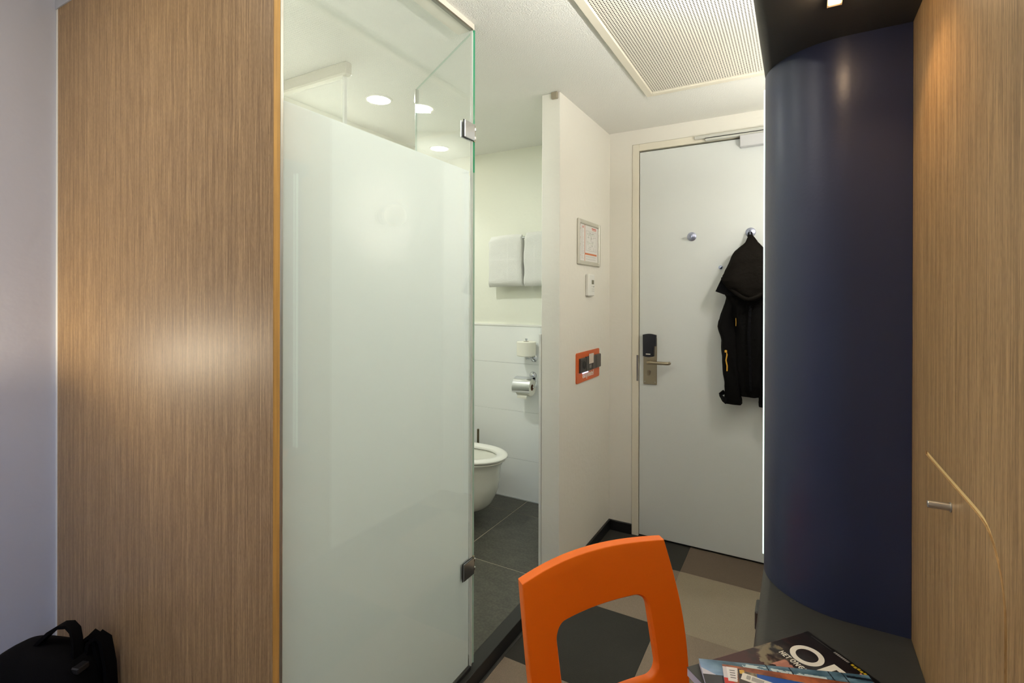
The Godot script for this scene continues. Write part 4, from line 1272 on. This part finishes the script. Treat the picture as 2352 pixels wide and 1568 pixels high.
# ---------------------------------------------------------------- orange chair
func chair():
	var t2 := Vector2(0.516, 0.857).normalized()          # along the back, (r, a)
	var n2 := Vector2(t2.y, -t2.x)                        # towards the seat
	var c := Vector2(-0.4115, 1.141)
	var t := thing("chair", "bright orange moulded plastic chair with a square hole in its curved back", "chair", P(-0.28, 0.0, 1.06))
	var W := 0.413
	var at := func(u: float, w: float, deep: float) -> Vector3:
		var o: Vector2 = c + t2 * (u * W) - n2 * (0.036 * (1.0 - 4.0 * u * u)) + n2 * (w * 0.24) - n2 * deep
		return P(o.x, 0.82 - w + deep * 0.24, o.y)
	# back: ring of quads between outer outline and hole, front and rear
	var outer := func(k: float) -> Vector2:               # k 0..4 : top, right, bottom, left
		var s := k - floorf(k)
		var i := int(floorf(k)) % 4
		var lft := func(w: float) -> float: return -0.500 - 0.012 * sin(PI * clampf(w / 0.40, 0, 1))
		var rgt := func(w: float) -> float: return 0.522 + 0.040 * sin(PI * clampf(w / 0.36, 0, 1))
		if i == 0: return Vector2(lerpf(lft.call(0.0), rgt.call(0.0), s), 0.004 * sin(PI * s) * -1.0)
		if i == 1: return Vector2(rgt.call(0.40 * s), 0.40 * s)
		if i == 2: return Vector2(lerpf(rgt.call(0.40), lft.call(0.40), s), 0.40)
		return Vector2(lft.call(0.40 * (1.0 - s)), 0.40 * (1.0 - s))
	var inner := func(k: float) -> Vector2:
		var s := k - floorf(k)
		var i := int(floorf(k)) % 4
		var x0 := -0.292
		var x1 := 0.360
		var y0 := 0.117
		var y1 := 0.296
		var p := Vector2()
		if i == 0: p = Vector2(lerpf(x0, x1, s), y0)
		elif i == 1: p = Vector2(x1, lerpf(y0, y1, s))
		elif i == 2: p = Vector2(lerpf(x1, x0, s), y1)
		else: p = Vector2(x0, lerpf(y1, y0, s))
		# round the corners
		var rx := 0.075
		var ry := 0.032
		var dx := maxf(0.0, maxf(x0 + rx - p.x, p.x - (x1 - rx))) / rx
		var dy := maxf(0.0, maxf(y0 + ry - p.y, p.y - (y1 - ry))) / ry
		if dx > 0.0 and dy > 0.0:
			var l := Vector2(dx, dy)
			var q := l / l.length() * maxf(dx, dy)
			q = l.normalized()
			p.x = (x0 + rx - q.x * rx) if p.x < (x0 + x1) / 2 else (x1 - rx + q.x * rx)
			p.y = (y0 + ry - q.y * ry) if p.y < (y0 + y1) / 2 else (y1 - ry + q.y * ry)
		return p
	var ks := []
	for i in 4:
		for j in 40:
			var s := j / 40.0
			ks.append(i + s * s * (3.0 - 2.0 * s) * 0.5 + s * 0.5)
	var th := 0.021
	var rows := []                                         # closed section: rear outer, front outer, front inner, rear inner
	var bev := 0.0025
	for k in ks:
		var o: Vector2 = outer.call(k)
		var q: Vector2 = inner.call(k)
		var d := (q - o)
		var e := Vector2(d.x * W, d.y).normalized() * bev
		e.x /= W
		var sec := PackedVector3Array()
		sec.append(at.call(o.x, o.y, th - bev)); sec.append(at.call(o.x, o.y, bev)); sec.append(at.call(o.x + e.x, o.y + e.y, 0.0))
		for m in 5: sec.append(at.call(lerpf(o.x, q.x, (m + 1) / 6.0), lerpf(o.y, q.y, (m + 1) / 6.0), 0.0))
		sec.append(at.call(q.x - e.x * 2, q.y - e.y * 2, 0.0)); sec.append(at.call(q.x, q.y, bev * 2)); sec.append(at.call(q.x, q.y, th - bev * 2)); sec.append(at.call(q.x - e.x * 2, q.y - e.y * 2, th))
		for m in 5: sec.append(at.call(lerpf(q.x, o.x, (m + 1) / 6.0), lerpf(q.y, o.y, (m + 1) / 6.0), th))
		sec.append(at.call(o.x + e.x, o.y + e.y, th))
		rows.append(sec)
	rows.append(rows[0])
	var g := G.new()
	g.loft(rows, false, false)
	part("backrest", g, M.orange, t, 34)
	# seat
	g = G.new()
	var seat := []
	for z in [[0.418, 0.012], [0.424, 0.0], [0.444, 0.0], [0.450, 0.010]]:
		var ring := PackedVector3Array()
		for p in rrect(Vector2(-0.215, 0.02), Vector2(0.225, 0.44), 0.05, 6):
			var s := Vector2(0.005, 0.23)
			var k: Vector2 = (p - s) * (1.0 - z[1] / 0.22) + s
			var o: Vector2 = c + t2 * k.x + n2 * (k.y + 0.075)
			ring.append(P(o.x, z[0] - 0.012 * sin(PI * clampf((k.y - 0.02) / 0.42, 0, 1)), o.y))
		seat.append(ring)
	g.loft(seat)
	part("seat", g, M.orange, t, 40)
	for k in [[-0.19, 0.09, -0.22, 0.02], [0.20, 0.09, 0.23, 0.02], [-0.18, 0.44, -0.21, 0.50], [0.19, 0.44, 0.22, 0.50]]:
		g = G.new()
		var o0: Vector2 = c + t2 * k[0] + n2 * k[1]
		var o1: Vector2 = c + t2 * k[2] + n2 * k[3]
		g.tube([P(o1.x, 0.0, o1.y), P(lerpf(o1.x, o0.x, 0.5), 0.21, lerpf(o1.y, o0.y, 0.5)), P(o0.x, 0.43, o0.y)], [0.013, 0.017, 0.022], 14)
		part("leg", g, M.orange, t, 50)

# ---------------------------------------------------------------- backpack in the corner
func backpack():
	var base := P(-1.91, 0.0, 0.60)
	var t := thing("backpack", "black backpack standing on the floor in the corner below the wood panel", "backpack", base)
	var x := Transform3D(Basis(Vector3.UP, deg_to_rad(21.0)), base)       # x along its width, z towards the bedroom
	var sec := func(cx: float, y: float, hw: float, hd: float, cz: float, p: float) -> PackedVector3Array:
		var ring := PackedVector3Array()
		for j in 44:
			var a := TAU * j / 44
			ring.append(Vector3(cx + hw * signf(cos(a)) * pow(absf(cos(a)), p), y, cz + hd * signf(sin(a)) * pow(absf(sin(a)), p)))
		return ring
	var g := G.new()
	var rows := []
	for k in [[0.0, 0.15, 0.065, 0.0], [0.012, 0.165, 0.078, 0.0], [0.10, 0.176, 0.084, 0.0], [0.22, 0.178, 0.084, 0.0], [0.29, 0.174, 0.082, 0.002], [0.34, 0.164, 0.078, 0.006], [0.38, 0.148, 0.070, 0.012], [0.41, 0.122, 0.060, 0.018], [0.430, 0.088, 0.046, 0.022], [0.438, 0.045, 0.026, 0.024]]:
		rows.append(sec.call(k[3], k[0], k[1], k[2], 0.0, 0.62))
	g.loft(rows); g.move(x)
	part("body", g, M.bag, t, 50)
	g = G.new()
	rows = []
	for k in [[0.02, 0.12, 0.035], [0.03, 0.135, 0.05], [0.16, 0.14, 0.056], [0.25, 0.135, 0.052], [0.295, 0.115, 0.04], [0.31, 0.07, 0.018]]:
		rows.append(sec.call(-0.015, k[0], k[1], k[2], 0.075, 0.6))
	g.loft(rows); g.move(x)
	part("front_pocket", g, M.bag, t, 50)
	g = G.new()
	var seam := []
	for i in 13:
		var a := PI * i / 12.0
		seam.append(Vector3(-0.015 + 0.138 * cos(a), 0.20 + 0.112 * sin(a), 0.120 - 0.03 * sin(a)))
	g.tube(seam, 0.004, 8); g.move(x)
	part("pocket_zip", g, M.bag_trim, t, 50)
	g = G.new()
	seam = []
	for i in 21:
		var a := PI * i / 20.0
		seam.append(Vector3(0.008 + 0.168 * cos(a), 0.24 + 0.178 * sin(a), 0.050 - 0.006 * sin(a)))
	g.tube(seam, 0.0045, 8); g.move(x)
	part("main_zip", g, M.bag_trim, t, 50)
	# grab handle: a flat loop on the top, the panel shows through it
	g = G.new()
	g.strap([Vector3(-0.010, 0.425, 0.0), Vector3(0.012, 0.448, 0.0), Vector3(0.045, 0.478, 0.0), Vector3(0.078, 0.498, 0.0), Vector3(0.105, 0.502, 0.0), Vector3(0.122, 0.488, 0.0), Vector3(0.128, 0.46, 0.0), Vector3(0.130, 0.385, 0.002)], Vector3(0, 0, 0.028), 0.009); g.move(x)
	part("grab_handle", g, M.bag, t, 50)
	# rolled shoulder straps and a buckle beside the handle
	for k in [0.122, 0.146]:
		g = G.new()
		g.strap([Vector3(k - 0.012, 0.38, -0.03), Vector3(k - 0.006, 0.435, -0.035), Vector3(k + 0.010, 0.452, -0.04), Vector3(k + 0.026, 0.435, -0.045), Vector3(k + 0.036, 0.36, -0.05), Vector3(k + 0.042, 0.24, -0.052), Vector3(k + 0.036, 0.08, -0.052)], Vector3(0, 0, 0.034), 0.011); g.move(x)
		part("shoulder_strap", g, M.bag, t, 50)
	g = G.new()
	g.box(Vector3(0.125, 0.385, -0.005), Vector3(0.165, 0.402, 0.03), 0.003); g.move(x)
	part("buckle", g, mat(c8(26, 26, 28), 0.35), t)

# ---------------------------------------------------------------- magazines on the desk
func cover(o: Vector2, x: Vector2, y: Vector2, w: float, h: float, z: float, th: float, im: Image, called: String, label: String, lift := 0.0) -> Node3D:
	# o = top left corner of the cover in (r, a); x along its top edge, y down the page
	var mid := o + x * w / 2 + y * h / 2
	var t := thing(called, label, "magazine", P(mid.x, z, mid.y), "magazines on the desk")
	var p := func(u: float, v: float, zz: float) -> Vector3:
		var q: Vector2 = o + x * u + y * v
		return P(q.x, zz, q.y)
	var g := G.new()
	var m := P(mid.x, z + th / 2, mid.y)
	var b := [p.call(0.001, 0.001, z), p.call(w - 0.001, 0.001, z), p.call(w - 0.001, h - 0.001, z), p.call(0.001, h - 0.001, z)]
	var u := [p.call(0.001, 0.001, z + th), p.call(w - 0.001, 0.001, z + th), p.call(w - 0.001, h - 0.001, z + th), p.call(0.001, h - 0.001, z + th)]
	for i in 4:
		var j := (i + 1) % 4
		g.out([b[i], b[j], u[j], u[i]], m)
	g.out(b.duplicate(), m); g.out(u.duplicate(), m)
	part("pages", g, mat(c8(196, 194, 214), 0.7), t, 0.0, "pale page edges")
	g = G.new()
	var top := z + th + 0.0004
	var q := [p.call(0, 0, top), p.call(w, 0, top), p.call(w, h, top), p.call(0, h, top)]
	g.quad(q[3], q[2], q[1], q[0])
	g.uv = PackedVector2Array([Vector2(0, 1), Vector2(1, 1), Vector2(1, 0), Vector2(0, 1), Vector2(1, 0), Vector2(0, 0)])
	g.quad(q[0] - Vector3(0, 0.0004, 0), q[1] - Vector3(0, 0.0004, 0), q[2] - Vector3(0, 0.0004, 0), q[3] - Vector3(0, 0.0004, 0))
	g.uv.append_array(PackedVector2Array([Vector2(0, 0), Vector2(1, 0), Vector2(1, 1), Vector2(0, 0), Vector2(1, 1), Vector2(0, 1)]))
	var cm := mat(Color.WHITE, 0.28)
	cm.albedo_texture = ImageTexture.create_from_image(im)
	part("cover", g, cm, t)
	return t
func print_image(w: int, h: int, fn: Callable) -> Image:
	var im := Image.create(w, h, false, Image.FORMAT_RGB8)
	for j in h:
		for i in w: im.set_pixel(i, j, fn.call(float(i) / w, float(j) / h))
	return im
func magazines():
	var n := FastNoiseLite.new()
	n.seed = 17; n.frequency = 0.02; n.fractal_octaves = 4
	# dark magazine underneath, its big white letters still showing (u, v in metres on the page)
	var im := print_image(192, 256, func(fu: float, fv: float) -> Color:
		var u := fu * 0.228
		var v := fv * 0.303
		var k := n.get_noise_2d(u * 1500.0, v * 1500.0)
		var q := c8(30, 22, 21).lerp(c8(66, 26, 22), clampf(0.4 + k + 9.0 * (v - 0.10) - 3.0 * u, 0, 1))
		q = q.lerp(c8(66, 68, 68), clampf(1.0 - absf(v - 0.085 - 0.45 * (0.06 - u)) * 26.0 + 0.5 * k, 0, 1) * 0.9)
		if absf(v - 0.125) < 0.028 + 0.02 * k and u < 0.05: q = q.lerp(c8(128, 116, 92), clampf(k * 2.4 + 0.35, 0, 1))
		if absf(v - 0.130) < 0.016 + 0.02 * k and u > 0.045: q = q.lerp(c8(206, 140, 120), 0.8)
		if u > 0.118 + 0.5 * (v - 0.012): q = c8(236, 210, 200).lerp(c8(196, 112, 88), clampf(0.25 + k * 2.2, 0, 1))
		if v > 0.262: q = c8(50, 48, 46)
		if v < 0.011: q = c8(14, 13, 13)
		return q)
	im.fill_rect(Rect2i(11, 5, 37, 1), c8(110, 106, 102)); im.fill_rect(Rect2i(53, 3, 25, 5), c8(150, 146, 142))
	for k in 8: im.fill_rect(Rect2i(55 + k * 3, 3, 1, 5), c8(60, 58, 56))
	for k in 5: im.fill_rect(Rect2i(82 + k * 5, 3 + k % 2, 4, 5), c8(186, 158, 24))
	var x := Vector2(0.757, -0.653).normalized()
	var y := Vector2(-0.653, -0.757).normalized()
	var o := Vector2(0.019, 1.208)
	var m1 := cover(o, x, y, 0.228, 0.303, 0.7405, 0.015, im, "magazine", "dark brown magazine with big white letters, lowest of the pile on the desk")
	var at := func(u: float, v: float) -> Transform3D:
		var q: Vector2 = o + x * u + y * v
		return Transform3D(Basis(Vector3(x.x, 0, -x.y), Vector3(-y.x, 0, y.y), Vector3.UP), P(q.x, 0.7566, q.y))
	var ink: Material = M.white_ink
	# the round O as a ring, then the next letters
	var g := G.new()
	var rings := []
	for e in [[0.0, 1.0], [0.0006, 1.0], [0.0006, 0.66], [0.0, 0.66], [0.0, 1.0]]:
		var ring := PackedVector3Array()
		for i in 40:
			var a := TAU * i / 40
			var q: Vector2 = o + x * (0.053 + 0.0285 * cos(a) * e[1]) + y * (0.0655 + 0.0295 * sin(a) * e[1])
			ring.append(P(q.x, 0.7561 + e[0], q.y))
		rings.append(ring)
	g.loft(rings, false, false)
	part("lettering", g, ink, m1, 0.0, "big round white letter O")
	lettering("R", 0.080, 0.0008, at.call(0.080, 0.068), ink, m1)
	var hx: Transform3D = at.call(0.0265, 0.1035)
	hx.basis = hx.basis * Basis.from_scale(Vector3(0.72, 1.0, 1.0))
	lettering("HET ONGE", 0.0160, 0.0008, hx, ink, m1)
	# blue magazine in the middle
	im = print_image(384, 256, func(fu: float, fv: float) -> Color:
		var u := fu * 0.292
		var v := fv * 0.21
		var k := n.get_noise_2d(u * 900.0 + 300.0, v * 2600.0)
		var q := c8(62, 92, 110).lerp(c8(104, 134, 152), clampf(0.45 + k * 1.6, 0, 1))
		if u < 0.07: q = q.lerp(c8(140, 168, 204), clampf(0.2 + (0.05 - u) * 18.0 + v * 14.0 - 0.4, 0, 1))
		if u < 0.022 and v > 0.022 + u * 0.7: q = c8(206, 202, 214)
		if v > 0.0385: q = c8(58, 54, 58)
		if u > 0.075 and u < 0.215 and v > 0.002 + 0.10 * (u - 0.075) and v < 0.030 + 0.09 * (u - 0.075) and n.get_noise_2d(u * 1800.0, v * 2600.0 + 500.0) > -0.12: q = c8(196, 210, 212)
		for l in [0.118, 0.158, 0.224, 0.247]:
			if absf(u - l - v * 0.12) < 0.0011: q = c8(22, 38, 50)
		if u > 0.252 and absf(v - 0.008 - 0.1 * (u - 0.252)) < 0.003: q = c8(18, 28, 38)
		return q)
	var bx := Vector2(0.932, 0.364).normalized()
	var by := Vector2(0.349, -0.937).normalized()
	cover(Vector2(-0.161, 0.998), bx, by, 0.292, 0.21, 0.7562, 0.010, im, "magazine", "blue magazine with white foam pattern lying across the dark one")
	# brown one with labels on top
	im = print_image(512, 384, func(fu: float, fv: float) -> Color:
		var u := fu * 0.285
		var v := fv * 0.21
		var k := n.get_noise_2d(u * 1200.0 + 700.0, v * 1200.0 + 60.0)
		var q := c8(120, 64, 40).lerp(c8(178, 100, 62), clampf(0.45 + k * 1.4 + u * 1.5, 0, 1))
		if u < 0.007: q = c8(212, 206, 212) if v > 0.005 else c8(150, 86, 66)
		if v > 0.0085 + 0.06 * u and u > 0.024: q = c8(74, 62, 54).lerp(c8(150, 138, 112), clampf(k * 2.4 + 0.4, 0, 1))
		if v > 0.0095 + 0.06 * u and u > 0.056: q = c8(40, 84, 164)
		if u < 0.016 and v > 0.033: q = c8(196, 38, 30)
		if u > 0.0065 and u < 0.0255 - 0.1 * v and v > 0.0045 and v < 0.040: q = c8(234, 230, 230)
		if u > 0.011 and u < 0.020 and v > 0.012 and int(v * 1000.0) % 6 < 2 and v < 0.036: q = c8(110, 106, 110)
		if u > 0.0255 and u < 0.031 and v > 0.006 and v < 0.03: q = c8(46, 34, 48)
		if u > 0.0275 and u < 0.036 and v > 0.008 and v < 0.018 and u + v < 0.050: q = c8(214, 170, 62)
		# barcode label, turned on the page
		var lu := (u - 0.033) * 0.951 + (v - 0.014) * 0.309
		var lv := (v - 0.014) * 0.951 - (u - 0.033) * 0.309
		if lu > 0.0 and lu < 0.062 and lv > 0.0 and lv < 0.018:
			q = c8(234, 230, 222)
			if lu > 0.008 and lu < 0.036 and lv > 0.003 and lv < 0.013 and int(lu * 5200.0) % 7 in [0, 1, 3] and not (lu > 0.0145 and lu < 0.0165): q = c8(66, 62, 62)
		return q)
	var dx := Vector2(0.955, 0.297).normalized()
	var dy := Vector2(0.21, -0.978).normalized()
	cover(Vector2(-0.119, 0.990), dx, dy, 0.285, 0.21, 0.7668, 0.009, im, "magazine", "brown magazine with white barcode labels, topmost of the pile on the desk")
